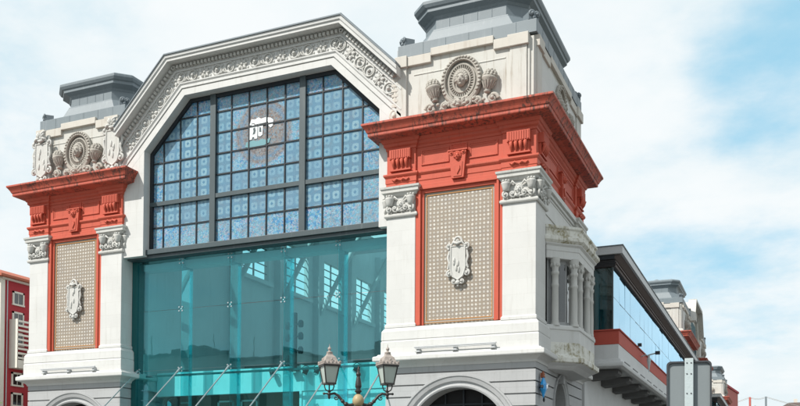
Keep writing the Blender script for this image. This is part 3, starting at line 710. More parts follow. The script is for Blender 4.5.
# --- oriel on the flank of the right tower
def oriel():
    x0, p, ya, yb = XR1 - .02, 1.15, 1.75, 7.5
    def ring_(o, z): return [(x0, ya - o), (x0 + .05, ya - o), (x0 + p + o * .9, ya + p - o * .41), (x0 + p + o * .9, yb - p + o * .41), (x0 + .05, yb + o), (x0, yb + o)]
    def stack(mb, prof): mb.loft([[(a, b, z) for a, b in ring_(o, z)] for o, z in prof])
    w = P(); stack(w, [(-.35, 6.52), (-.1, 6.66), (.14, 6.76)])
    base = w.build('oriel', 'wing_white', bevel=.012)
    w = P(); stack(w, [(.13, 6.755), (.22, 6.80), (.22, 6.98), (.12, 7.04), (.02, 7.12), (.0, 7.14), (.0, 7.62)]); sub(w, 'oriel_moulding', 'moss', base, .012)
    w = P(); stack(w, [(.0, 7.62), (.0, 8.12), (.05, 8.16), (.05, 8.28), (-.02, 8.34)]); sub(w, 'oriel_parapet', 'white', base, .012)
    w = P(); stack(w, [(-.03, 11.12), (-.03, 11.42), (.0, 11.44), (.0, 11.62), (.10, 11.70), (.10, 11.74)]); sub(w, 'oriel_lintel', 'white', base, .012)
    w = P(); stack(w, [(.1, 11.735), (.16, 11.78), (.24, 11.84), (.24, 11.98), (.12, 12.03), (.06, 12.06), (.06, 12.30), (.14, 12.36), (.14, 12.46), (-.1, 12.52)]); sub(w, 'oriel_cornice', 'moss', base, .012)
    ins = ring_(-.22, 0); pts = [ins[1], ((ins[1][0] + ins[2][0]) / 2, (ins[1][1] + ins[2][1]) / 2), ins[2]]
    pos = [(x0 + .30, ya + .42), (x0 + .95, ya + 1.08), (x0 + .97, ya + 2.1), (x0 + .97, (ya + yb) / 2 + .85), (x0 + .95, yb - 1.08), (x0 + .30, yb - .42)]
    col = None
    for (cx, cy) in pos:
        c = P(); c.lathe((cx, cy, 8.3), [(.20, 0), (.20, .08), (.15, .14), (.165, .20), (.145, .24), (.15, .9), (.135, 1.62), (.16, 1.66), (.16, 1.74), (.135, 1.78), (.135, 2.12), (.17, 2.16), (.17, 2.26), (.13, 2.3), (.16, 2.5), (.20, 2.72), (.20, 2.84)], 14)
        for i in range(8):
            a = 2 * PI * i / 8; c.ball((cx + .165 * math.cos(a), cy + .165 * math.sin(a), 10.85), (.05, .05, .10), 6, 5)
        sub(c, 'oriel_column', 'relief_white', base)
    w = P()    # wall and dark lights behind the columns
    q = [(x0, ya + .25), (x0 + .05, ya + .5), (x0 + .62, ya + 1.05), (x0 + .62, yb - 1.05), (x0 + .05, yb - .5), (x0, yb - .25)]
    w.plan(q, 8.3, 11.2); w.cur = 1
    d = Vector((.57, .55)).normalized(); n = Vector((d.y, -d.x)); o = Vector((x0 + .05, ya + .5))
    def on(t, h): return tuple(o + d * t + n * h)
    for t0, t1 in ((.10, .40), (.46, .74)): w.plan([on(t0, 0), on(t0, .02), on(t1, .02), on(t1, 0)][::1], 8.55, 10.95)
    for t0 in (ya + 1.2, ya + 2.2, ya + 3.2): w.box(x0 + .60, x0 + .64, t0, t0 + .75, 8.55, 10.95)
    sub(w, 'oriel_window', ['grey', 'pane'], base)
oriel()

# ------------------------------------------------------------------ gable between the towers
GX, HS, HW, ZT, ZL = .30, 3.90, 6.24, 20.17, 17.82
def gable_loop(d, y, cut0=-7.3, cut1=7.55):
    """offset of the sloped opening edge, cut by the tower flanks"""
    sl = Vector((HW - HS, ZL - ZT)).normalized(); nr = Vector((-sl.y, sl.x)); nr = Vector((abs(sl.y), abs(sl.x)))
    half = math.atan2(nr.x, nr.y) / 2; sx = d * math.tan(half)
    top = ZT + d; xs = HS + sx
    k = (ZL - ZT) / (HW - HS)
    return [(cut0, y, top + k * (GX - xs - cut0)), (GX - xs, y, top), (GX + xs, y, top), (cut1, y, top + k * (cut1 - GX - xs))]
def gable_sweep(mb, prof):
    loops = [gable_loop(d, y) for d, y in prof]; vs = [p for l in loops for p in l]
    fs = [(k * 4 + i, k * 4 + i + 1, (k + 1) * 4 + i + 1, (k + 1) * 4 + i) for k in range(len(loops) - 1) for i in range(3)]
    mb.add(vs, fs)
    n = len(loops); mb.add([l[0] for l in loops], [tuple(range(n))]); mb.add([l[3] for l in loops], [tuple(range(n))])
g = P()
gable_sweep(g, [(.0, .9), (.0, .10), (.30, .10), (.31, .14), (.33, .14), (.34, .06), (.44, .06), (.45, .10), (.50, .10), (.55, .04), (.60, .04), (.62, .12), (1.14, .12), (1.16, .04), (1.21, .04), (1.23, .08), (1.46, .08), (1.50, .04), (1.52, -.40), (1.50, -.40), (1.50, -.46), (1.625, -.46), (1.63, -.50), (1.655, -.52), (1.765, -.53), (1.78, -.53), (1.78, .9)])
# piers of wall beside the opening
g.prism([(-7.3, 12.7), (GX - HW, 12.7), (GX - HW, ZL), (-7.3, ZL - 1.064)], .104, .9); g.prism([(GX + HW, 12.7), (7.3, 12.7), (7.3, ZL - .763), (GX + HW, ZL)], .104, .9)
gable = g.build('gable', 'white', bevel=.006)
f = P(); gable_sweep(f, [(1.785, -.50), (1.785, -.58), (1.83, -.58), (1.87, -.54), (1.87, .9)]); sub(f, 'gable_flashing', 'zinc_dark', gable)
def along(d, y, step, ends=.25):
    """points, with slope angle, along the three sides of the gable at offset d"""
    l = gable_loop(d, y); out = []
    for i in range(3):
        a, b = Vector(l[i]), Vector(l[i + 1]); L = (b - a).length; n = max(1, round((L - 2 * ends) / step)); an = math.atan2(b.z - a.z, b.x - a.x)
        for k in range(n + 1):
            p = a + (b - a) * ((ends + (L - 2 * ends) * k / n) / L)
            if -7.15 < p.x < 7.3: out.append((p, an, k))
    return out
f = P(); rnd = random.Random(5)
for i, (p, an, k) in enumerate(along(.88, .12, .66, .16)):
    f.T = Matrix.Translation(p) @ Matrix.Rotation(-an, 4, 'Y')
    if i % 3 == 0: rosette_leaf(f, 1.0, rnd)
    else: rosette_scroll(f, 1.0, 1 if i % 3 == 1 else -1)
    f.T = f.T @ Matrix.Translation((.30, 0, 0)); f.ball((0, -.01, .17), (.05, .04, .06), 6, 5); f.ball((0, -.01, -.17), (.05, .04, .06), 6, 5)
sub(f, 'frieze_ornament', 'relief_white', gable)
f = P()
for p, an, k in along(1.40, .08, .20, .06):
    f.T = Matrix.Translation(p) @ Matrix.Rotation(-an, 4, 'Y'); f.box(-.06, .06, -.17, .02, -.10, .035)
f.T = Matrix.Identity(4); sub(f, 'dentil_band', 'relief_white', gable)

# --- arched stained-glass window
def clip(poly, a, b):
    """keep the part of poly left of the line a->b"""
    out = []; s = lambda p: (b[0] - a[0]) * (p[1] - a[1]) - (b[1] - a[1]) * (p[0] - a[0])
    for i in range(len(poly)):
        p, q = poly[i], poly[(i + 1) % len(poly)]; u, v = s(p), s(q)
        if u >= 0: out.append(p)
        if u * v < 0: t = u / (u - v); out.append((p[0] + t * (q[0] - p[0]), p[1] + t * (q[1] - p[1])))
    return out
OUT = [(GX - HW, 12.9), (GX + HW, 12.9), (GX + HW, ZL), (GX + HS, ZT), (GX - HS, ZT), (GX - HW, ZL)]
def inside(poly, outl=OUT):
    for i in range(len(outl)):
        poly = clip(poly, outl[i], outl[(i + 1) % len(outl)])
        if len(poly) < 3: return []
    return poly
WY = .70
ML, MR = -2.27, 2.55
xsL = [ML - .97 * i for i in range(4, -1, -1)]; xsL[0] = GX - HW
xsM = [ML + (MR - ML) * i / 5 for i in range(6)]
xsR = [MR + .98 * i for i in range(5)]; xsR[-1] = GX + HW
zs_ = [13.05, 14.15, 15.32] + [15.32 + 1.0 * i for i in range(1, 6)]
PX0 = ML; win = P(); rnd = random.Random(2)
for grp, xs in (('L', xsL), ('M', xsM), ('R', xsR)):
    for i in range(len(xs) - 1):
        for j in range(len(zs_) - 1):
            poly = inside([(xs[i], zs_[j]), (xs[i + 1], zs_[j]), (xs[i + 1], zs_[j + 1]), (xs[i], zs_[j + 1])])
            if not poly: continue
            edge = j == 0 or j >= 6 or (grp == 'L' and i == 0) or (grp == 'R' and i == 3) or (grp == 'L' and i + j > 99)
            cxp, czp = (xs[i] + xs[i + 1]) / 2, (zs_[j] + zs_[j + 1]) / 2
            win.cur = 1 if edge else 0
            if math.hypot(cxp - .42, czp - 17.98) < 1.75: win.cur = 2
            ty, tx = rnd.uniform(-.006, .006), rnd.uniform(-.006, .006)          # every pane sits a touch out of true
            vs = [(a, WY + ty * (a - cxp) + tx * (b - czp), b) for a, b in poly]
            win.add(vs, [tuple(range(len(vs)))])
wn = win.build('arched_window', ['st_pattern', 'st_mosaic', 'st_wreath'], recalc=False)
fr = P()
def bar(x0, x1, z0, z1, d0, d1):
    poly = inside([(x0, z0), (x1, z0), (x1, z1), (x0, z1)])
    if poly: fr.prism(poly, d0, d1)
for xs in (xsL, xsM, xsR):
    for x in xs[1:-1]: bar(x - .03, x + .03, 12.9, 20.3, WY - .05, WY + .04)
for z in (zs_[1], zs_[3], zs_[4], zs_[5], zs_[6], zs_[7]): bar(-7, 7, z - .03, z + .03, WY - .045, WY + .035)
sub(fr, 'glazing_bars', 'steel_dark', wn)
fr = P()
for x in (ML, MR): bar(x - .15, x + .15, 12.9, 20.3, WY - .16, WY + .06)
bar(-7, 7, 15.20, 15.40, WY - .13, WY + .05)
sub(fr, 'mullion', 'steel', wn, .006)
fr = P(); fw = .17
ins = [(GX - HW + fw, 12.9), (GX + HW - fw, 12.9), (GX + HW - fw, ZL - fw * .42), (GX + HS - fw * .42, ZT - fw), (GX - HS + fw * .42, ZT - fw), (GX - HW + fw, ZL - fw * .42)]
n = len(OUT)
for i in range(1, n):
    j = (i + 1) % n; fr.prism([OUT[i], OUT[j], ins[j], ins[i]], WY - .12, WY + .06)
sub(fr, 'window_frame', 'steel_dark', wn)
# emblem in the glass: a bridge and church tower over water on a shield
em = P(); T0 = Matrix.Translation((-.42, WY - .022, 17.30))
em.T = T0 @ Matrix.Translation((.10, 0, .10)) @ Matrix.Scale(.88, 4)
em.prism([(0, .34), (.16, .36), (.17, .46), (.30, .47), (.31, .37), (.48, .36), (.50, 1.02), (.46, 1.10), (.30, 1.08), (.28, 1.16), (.16, 1.18), (.14, 1.06), (.0, 1.08)], -.006, .014)
em.prism([(.54, .50), (.66, .44), (.80, .52), (.84, 1.06), (.54, 1.10)], -.006, .014)
em.prism([(.0, 1.13), (.13, 1.12), (.15, 1.22), (.31, 1.20), (.33, 1.13), (.84, 1.13), (1.14, 1.16), (1.16, .96), (1.28, .82), (1.42, .90), (1.46, 1.20), (1.30, 1.34), (1.0, 1.42), (.72, 1.38), (.55, 1.48), (.34, 1.40), (.12, 1.44)], -.006, .014)
em.cur = 2
em.prism([(.20, .60), (.34, .62), (.40, .80), (.34, .98), (.22, .92), (.26, .78)], -.012, .0); em.prism([(.60, .70), (.74, .66), (.72, .90), (.62, .96)], -.012, .0)
em.cur = 1
em.prism([(-.25, .0), (.2, -.12), (.7, -.12), (1.2, .04), (1.3, .28), (1.0, .22), (.78, .30), (.5, .22), (.2, .30), (-.2, .24)], -.006, .014)
sub(em, 'emblem', ['opal', 'wave', 'steel'], wn)
sl = P(); sl.box(-7.12, 6.97, .30, 1.05, 12.78, 13.02); sl.box(-7.12, 6.97, .42, 1.0, 12.62, 12.78); sub(sl, 'window_sill', 'steel', wn, .01)

# ------------------------------------------------------------------ glass curtain below, with fins, fittings and tie rods
CY = .92
jx = [-7.06, -4.26, -1.46, 1.42, 4.22, 6.97]; rows = [4.05, 7.17, 10.12, 12.66]
cur = P(); cur.box(-7.14, -6.86, CY - .08, CY + .5, 3.6, 12.62); cur.box(6.80, 6.96, CY - .04, CY + .4, 3.6, 12.62); cur.box(-6.85, 6.79, CY + .52, CY + .60, 6.92, 7.02)
curtain = cur.build('glass_curtain', 'teal_steel')
for i in range(5):
    for j in range(3):
        p = P(); pc = Vector(((jx[i] + jx[i + 1]) / 2, CY, (rows[j] + rows[j + 1]) / 2)); w2, h2 = (jx[i + 1] - jx[i]) / 2 - .012, (rows[j + 1] - rows[j]) / 2 - .012
        p.T = Matrix.Translation(pc) @ Matrix.Rotation(random.uniform(-.006, .006), 4, 'X') @ Matrix.Rotation(random.uniform(-.006, .006), 4, 'Z'); p.box(-w2, w2, 0, .02, -h2, h2)
        sub(p, 'glass_pane', 'teal_glass', curtain)
for i in range(1, 5):
    p = P(); p.box(jx[i] - .012, jx[i] + .012, CY + .06, CY + .85, 3.7, 12.6); p.box(jx[i] - .10, jx[i] + .10, CY + .84, CY + .86, 3.7, 12.6); sub(p, 'glass_fin', 'fin_glass', curtain)
for i in range(6):
    x = min(max(jx[i], -6.8), 6.72)
    for z in (7.17, 10.12, 12.45):
        if i in (0, 5) and z > 8: continue
        s = P()
        for a in range(4):
            t = PI / 4 + a * PI / 2; s.tube([(x, CY + .06, z), (x + .13 * math.cos(t), CY + .06, z + .13 * math.sin(t))], [.028, .02], 6)
            s.lathe((x + .13 * math.cos(t), CY + .05, z + .13 * math.sin(t)), [(.035, 0), (.035, .075)], 8, (0, -1, 0))
        s.ball((x, CY + .06, z), .05, 8, 6)
        sub(s, 'spider_fitting', 'rod', curtain)
    r = P(); r.tube([(x, CY - .05, 7.17), (x, -3.3, 3.88)], .033, 8); r.tube([(x, CY - .02, 7.20), (x, CY - .28, 6.98)], .055, 8); sub(r, 'tie_rod', 'rod', curtain)
c = P(); c.box(-6.8, 6.7, -3.6, .8, 3.78, 3.84); sub(c, 'canopy', 'teal_glass', curtain)

# ------------------------------------------------------------------ hall interior and roof
hw = P()   # long walls with big windows, piers between
wy = [10.6, 15.9, 21.2, 26.5, 31.8, 37.1, 42.4]
def long_wall(xa, xb):
    y = 1.7
    hw.box(xa, xb, y, 64, 6.3, 14.2); hw.box(xa, xb, y, 64, 17.25, 21.0)
    for w in wy: hw.box(xa, xb, y, w, 14.2, 17.25); y = w + 3.1
    hw.box(xa, xb, y, 64, 14.2, 17.25)
long_wall(-7.12, -6.8); long_wall(6.7, 6.95)
hw.box(-6.8, 6.7, 63.7, 64, 0, 21)
for w in wy:
    hw.box(-6.8, -6.35, w - 1.5, w - .7, 7, 19.5); hw.box(-6.8, -6.55, w - .25, w + 3.35, 13.9, 14.15)
inner = hw.build('nave_wall', 'inner_wall')
for w in wy:
    b = P()
    for i in range(1, 6): b.box(-7.0, -6.94, w, w + 3.1, 14.2 + i * .51 - .03, 14.2 + i * .51 + .03)
    b.box(-7.02, -6.93, w + 1.51, w + 1.59, 14.2, 17.25)
    sub(b, 'nave_window_bars', 'steel', inner)
fl = P(); fl.box(-6.78, 6.68, 2.6, 63.6, 6.35, 6.75); fl.box(-6.78, 6.68, 2.45, 2.7, 6.05, 7.25); sub(fl, 'nave_floor', 'inner_white', inner)
ce = P()
for i in range(12):
    y = 4 + i * 5.3; ce.box(-6.75, 6.65, y, y + .35, 18.6, 19.4)
    ce.tube([(-6.4, y + .17, 13.2), (-3.2, y + .17, 18.8)], .16, 6); ce.tube([(6.4, y + .17, 13.2), (3.2, y + .17, 18.8)], .16, 6)
ce.box(-6.8, 6.7, 1.3, 1.9, 12.25, 12.6)
sub(ce, 'roof_beam', 'inner_wall', inner)
ga = P(); ga.box(-6.75, 6.65, 11.0, 11.3, 6.75, 8.5); ga.box(-6.75, 6.65, 10.9, 11.4, 8.5, 8.6); sub(ga, 'added_dark_wall', 'added_dark', inner)  # added wall, not a known part: darkens the view through the lower glass
rf = P()
def rloop(y, d=0): return [(p[0], y, p[2]) for p in gable_loop(1.6 + d, y, -7.2, 7.2)]
for (ya, yb) in ((.88, 4.5), (12.5, 15.5), (22.5, 25.5), (32.5, 35.5), (43, 64)):
    a, b = rloop(ya), rloop(yb); a2, b2 = rloop(ya, .15), rloop(yb, .15)
    rf.add(a + b + a2 + b2, [(i, i + 1, i + 5, i + 4) for i in range(3)] + [(i + 8, i + 12, i + 13, i + 9) for i in range(3)] + [(0, 8, 9, 1), (1, 9, 10, 2), (2, 10, 11, 3), (4, 5, 13, 12), (5, 6, 14, 13), (6, 7, 15, 14)])
rf.build('nave_roof', 'zinc')
lo = P(); lo.box(-6.7, 1.5, 4.2, 4.5, 0, 6.34); lo.cur = 1
for xx in (-4.2, -2.8): lo.box(xx, xx + .08, 4.13, 4.2, 4.5, 5.9); lo.box(xx + .9, xx + .98, 4.13, 4.2, 4.5, 5.9); lo.box(xx, xx + .98, 4.13, 4.2, 5.82, 5.9); lo.box(xx, xx + .98, 4.13, 4.2, 4.5, 4.58)
lo.cur = 2; lo.box(1.6, 6.6, 2.5, 2.8, 0, 6.04); lo.box(1.5, 1.62, 2.44, 2.8, 0, 7.3); lo.box(3.9, 4.0, 2.46, 2.6, 0, 6.04)
sub(lo, 'lobby_wall', ['inner_brown', 'inner_white', 'inner_white'], inner)

# ------------------------------------------------------------------ glazed wing along the street
GW, WY0, WY1 = 14.62, 10.7, 59.7
def wing(y0, y1, detail=True):
    w = P(); w.box(14.0, 14.9, y0, y1, 7.95, 8.68)
    w.sweep([(13.2, y0), (14.9, y0), (14.9, y1), (13.2, y1)], [(-.02, 7.50), (.10, 7.50), (.24, 7.58), (.26, 7.66), (.26, 7.76), (.12, 7.82), (.10, 7.92), (.02, 7.96), (-.1, 7.96)])
    w.box(13.2, 14.85, y0 + .05, y1 - .05, 7.56, 7.97); w.box(13.2, 14.0, y0, y0 + .3, 7.95, 8.68)
    wg = w.build('wing_ledge', 'wing_white', bevel=.01)
    b = P(); b.box(13.2, 14.92, y0 - .02, y0 + .3, 8.682, 9.36); b.box(14.6, 14.92, y0 + .3, y1, 8.682, 9.36); b.box(13.2, 14.98, y0 - .08, y0 + .4, 9.362, 9.43); b.box(14.5, 14.98, y0 + .4, y1, 9.362, 9.43)
    sub(b, 'red_band', 'wing_red', wg, .01)
    lw = P(); lw.box(12.9, 13.25, y0, y1, 5.6, 7.52); sub(lw, 'wing_lower_wall', 'wing_white', wg)
    dk = P(); dk.box(12.2, 12.4, y0, y1, 0, 5.7)
    y = y0 + 1
    dk.cur = 1
    while y < y1: dk.box(12.9, 13.3, y, y + .5, 0, 5.6); y += 4
    sub(dk, 'shopfront', ['dark', 'grey'], wg)
    y = y0 + .9; n = 0
    while y < y1 - .5 and n < 28:
        k = P(); T = at(0, y, 0); k.T = Matrix.Translation((0, y + .8, 0)) @ Matrix.Rotation(PI / 2, 4, 'Z')
        k.T = Matrix.Translation((0, y, 0)); pts = [(13.25, 7.10), (13.9, 7.14), (14.55, 7.24), (14.74, 7.36), (14.74, 7.53), (13.25, 7.53)]
        k.prism(pts, 0, 1.25); sub(k, 'bracket', 'bracket', wg, .02); y += 3.7; n += 1
    y = y0 + 1.2
    while y < y1 - 2 and detail:
        d = P(); d.box(15.0, 15.03, y, y + 1.75, 7.83, 7.945); sub(d, 'vent_slot', 'bracket', wg); y += 2.9
    # glass box
    gl = P(); y = y0 + .12; rg = random.Random(8)
    while y < y1 - .2:
        ye = min(y + 1.9, y1)
        for z0_, z1_ in ((9.43, 11.05), (11.07, 12.55)):
            gl.T = Matrix.Translation((GW, (y + ye) / 2, (z0_ + z1_) / 2)) @ Matrix.Rotation(rg.uniform(-.008, .008), 4, 'Z') @ Matrix.Rotation(rg.uniform(-.008, .008), 4, 'Y'); gl.box(-.02, 0, -(ye - y) / 2, (ye - y) / 2, -(z1_ - z0_) / 2, (z1_ - z0_) / 2)
        y = ye
    gl.T = Matrix.Identity(4)
    wgl = gl.build('wing_glass', 'blue_glass')
    g2 = P(); g2.box(13.2, GW - .03, y0 + .1, y0 + .12, 9.43, 12.55); sub(g2, 'end_glass', 'dark_glass', wgl)
    jn = P(); y = y0 + .12 + 1.9
    while y < y1: jn.box(GW + .001, GW + .004, y, y + .012, 9.43, 12.55); y += 1.9
    jn.box(GW + .001, GW + .005, y0 + .12, y1, 11.05, 11.075); jn.box(GW - .05, GW + .01, y0 + .06, y0 + .14, 9.43, 12.55)
    sub(jn, 'glass_joint', 'steel', wgl)
    it = P(); it.box(8.0, 14.4, y0 + .6, y1, 9.0, 9.1); it.box(11.5, 11.7, y0 + .6, y1, 9.1, 12.7)
    y = y0 + 1.2
    while y < y1: it.lathe((14.0, y, 9.1), [(.16, 0), (.16, 3.5)], 8); y += 3.8
    it.lathe((13.75, y0 + .75, 9.1), [(.16, 0), (.16, 3.5)], 8)
    sub(it, 'wing_interior', 'inner_white', wgl)
    rf = P(); rf.box(7.0, 15.12, y0 - .25, y1, 13.12, 13.50); 
    wr = rf.build('wing_roof', 'fascia', bevel=.01)
    s = P(); s.box(13.0, 14.74, y0 + .0, y0 + .5, 12.55, 12.88); s.box(14.3, 14.74, y0 + .5, y1, 12.55, 12.88); s.prism([(13.0, 12.9), (14.76, 12.9), (15.0, 13.11), (13.0, 13.11)], y0 - .1, y1 - .02)
    for i in range(4): s.box(13.0, 14.78, y0 - .04, y0 - .005, 12.57 + i * .08, 12.61 + i * .08)
    s.box(14.76, 14.80, y0, y1, 12.70, 12.78)
    sub(s, 'roof_soffit', 'soffit', wr)
    s = P(); s.box(13.1, 14.70, y0 - .02, y0 - .004, 12.56, 12.89)
    for i in range(9): s.box(13.1, 14.75, y0 - .06, y0 - .021, 12.56 + i * .037, 12.575 + i * .037)
    s.box(13.1, 14.72, y0 - .13, y0 - .101, 12.9, 13.1)
    sub(s, 'end_louvre', 'steel_dark', wr)
    ft = P(); ft.box(7.0, 15.16, y0 - .29, y1, 13.502, 13.55); sub(ft, 'roof_flashing', 'zinc_dark', wr)
    return [wg, wgl, wr]
wing(WY0, WY1)
# flag-holder lantern on the wing's red band
l = P(); l.lathe((15.35, 18.6, 8.15), [(.015, 0), (.05, .25), (.10, .6), (.13, .75), (.06, .82), (.06, .95)], 10); l.tube([(14.9, 18.6, 9.05), (15.2, 18.6, 9.15), (15.35, 18.6, 9.05)], .035, 6); l.tube([(15.3, 18.6, 9.12), (15.75, 18.6, 9.22)], .04, 6)
l.cur = 1; l.box(15.7, 15.95, 18.5, 18.7, 9.14, 9.32); l.box(14.95, 15.15, 17.0, 17.2, 9.43, 9.6)
l.build('wall_lantern', ['galv', 'steel_dark'])

# middle pavilion: two more towers with a street gable between, then the next wing
for off in ((0, 60, 0), (0, 81.3, 0)):
    for o in right_parts:
        if o.name.startswith(('ground_storey', 'pedestal', 'base_moulding')): continue
        dup(o, hall, off)
for o in right_parts:
    if o.name.startswith(('tower_wall', 'entablature', 'attic', 'roof_cap', 'pilaster')): dup(o, hall, (0, 133.0, 0))
sg = P(); a0, a1 = 69.2, 81.4; zs0 = 19.3
prof = [(a0, 8), (a1, 8), (a1, zs0), (a1 - 2.0, 21.9), (a0 + 2.0, 21.9), (a0, zs0)]
sg.T = Matrix.Translation((13.3, 0, 0)) @ Matrix.Rotation(PI / 2, 4, 'Z')
sg.prism(prof, .3, .9)
for (p, q) in ((prof[2], prof[3]), (prof[3], prof[4]), (prof[4], prof[5])):
    dx, dz = p[0] - q[0], p[1] - q[1]; L = math.hypot(dx, dz); nx, nz = -dz / L, dx / L
    if nz > 0: nx, nz = -nx, -nz
    sg.prism([p, q, (q[0] + nx * 1.1, q[1] + nz * 1.1), (p[0] + nx * 1.1, p[1] + nz * 1.1)], .05, .32); sg.prism([p, q, (q[0] - nx * .3, q[1] - nz * .3), (p[0] - nx * .3, p[1] - nz * .3)], -.5, .3)
sgo = sg.build('street_gable', 'attic')
w = P(); w.T = sg.T; w.prism([(a0 + 1.6, 9.5), (a1 - 1.6, 9.5), (a1 - 1.6, 18.2), (a1 - 2.9, 20.2), (a0 + 2.9, 20.2), (a0 + 1.6, 18.2)], .22, .29); w.cur = 1
for i in range(1, 10): xx = a0 + 1.6 + i * .9; w.box(xx - .04, xx + .04, .16, .22, 9.5, 18.3)
for i in range(1, 9): w.box(a0 + 1.6, a1 - 1.6, .17, .22, 9.5 + i, 9.57 + i)
sub(w, 'street_window', ['blue_glass', 'steel'], sgo)
wing(91, 132.6, False)

# ------------------------------------------------------------------ spotlights inside the glass
def spotlight(x, y, z, tilt, lab):
    o = empty('spotlight', (x, y, z))
    b = MB(); T = Matrix.Rotation(tilt, 4, 'Y') @ Matrix.Rotation(R(-25), 4, 'X'); b.T = T
    b.lathe((0, 0, -.2), [(.06, 0), (.12, .03), (.13, .28), (.08, .36), (.03, .40)], 12); b.build('lamp_housing', 'steel_dark', o)
    b = MB(); b.tube([(-.15, 0, .02), (-.15, 0, .2), (0, 0, .27), (.15, 0, .2), (.15, 0, .02)], .018, 6); b.build('yoke', 'steel_dark', o)
    b = MB(); b.T = T; b.lathe((0, 0, -.205), [(.03, -.01), (.115, .0), (.115, .006)], 12); b.build('lens', 'opal', o)
    tag(o, lab, 'spotlight', 'stage spotlights inside the glass front')
sp = empty('lighting_mast', (1.32, 2.25, 7.0))
b = MB(); b.box(-.095, .095, -.085, .085, 0, 2.75); b.box(-.22, .22, -.2, .12, -.02, .04); b.build('mast_pole', 'steel_dark', sp)
for zz, q in ((.55, -1), (.95, 1), (1.55, -1), (1.62, 1), (2.12, -1), (2.2, 1)):
    b = MB(); b.box(*sorted((q * .05, q * .34)), -.06, .06, zz - .03, zz + .03); b.lathe((q * .34, -.02, zz - .16), [(.09, 0), (.13, .05), (.13, .26), (.07, .34)], 10); b.build('lamp_head', 'steel_dark', sp)
tag(sp, 'tall black mast with lamp heads standing behind the teal glass', 'lighting mast')
for x, lab in ((.15, 'black spotlight left of the lighting mast base, behind the glass'), (1.95, 'black spotlight just right of the lighting mast base'), (2.55, 'black spotlight second to the right of the lighting mast, near the lantern'), (4.6, 'black spotlight behind the glass between the two street lanterns')):
    spotlight(x, 2.2, 6.95, random.uniform(-.5, .5), lab)

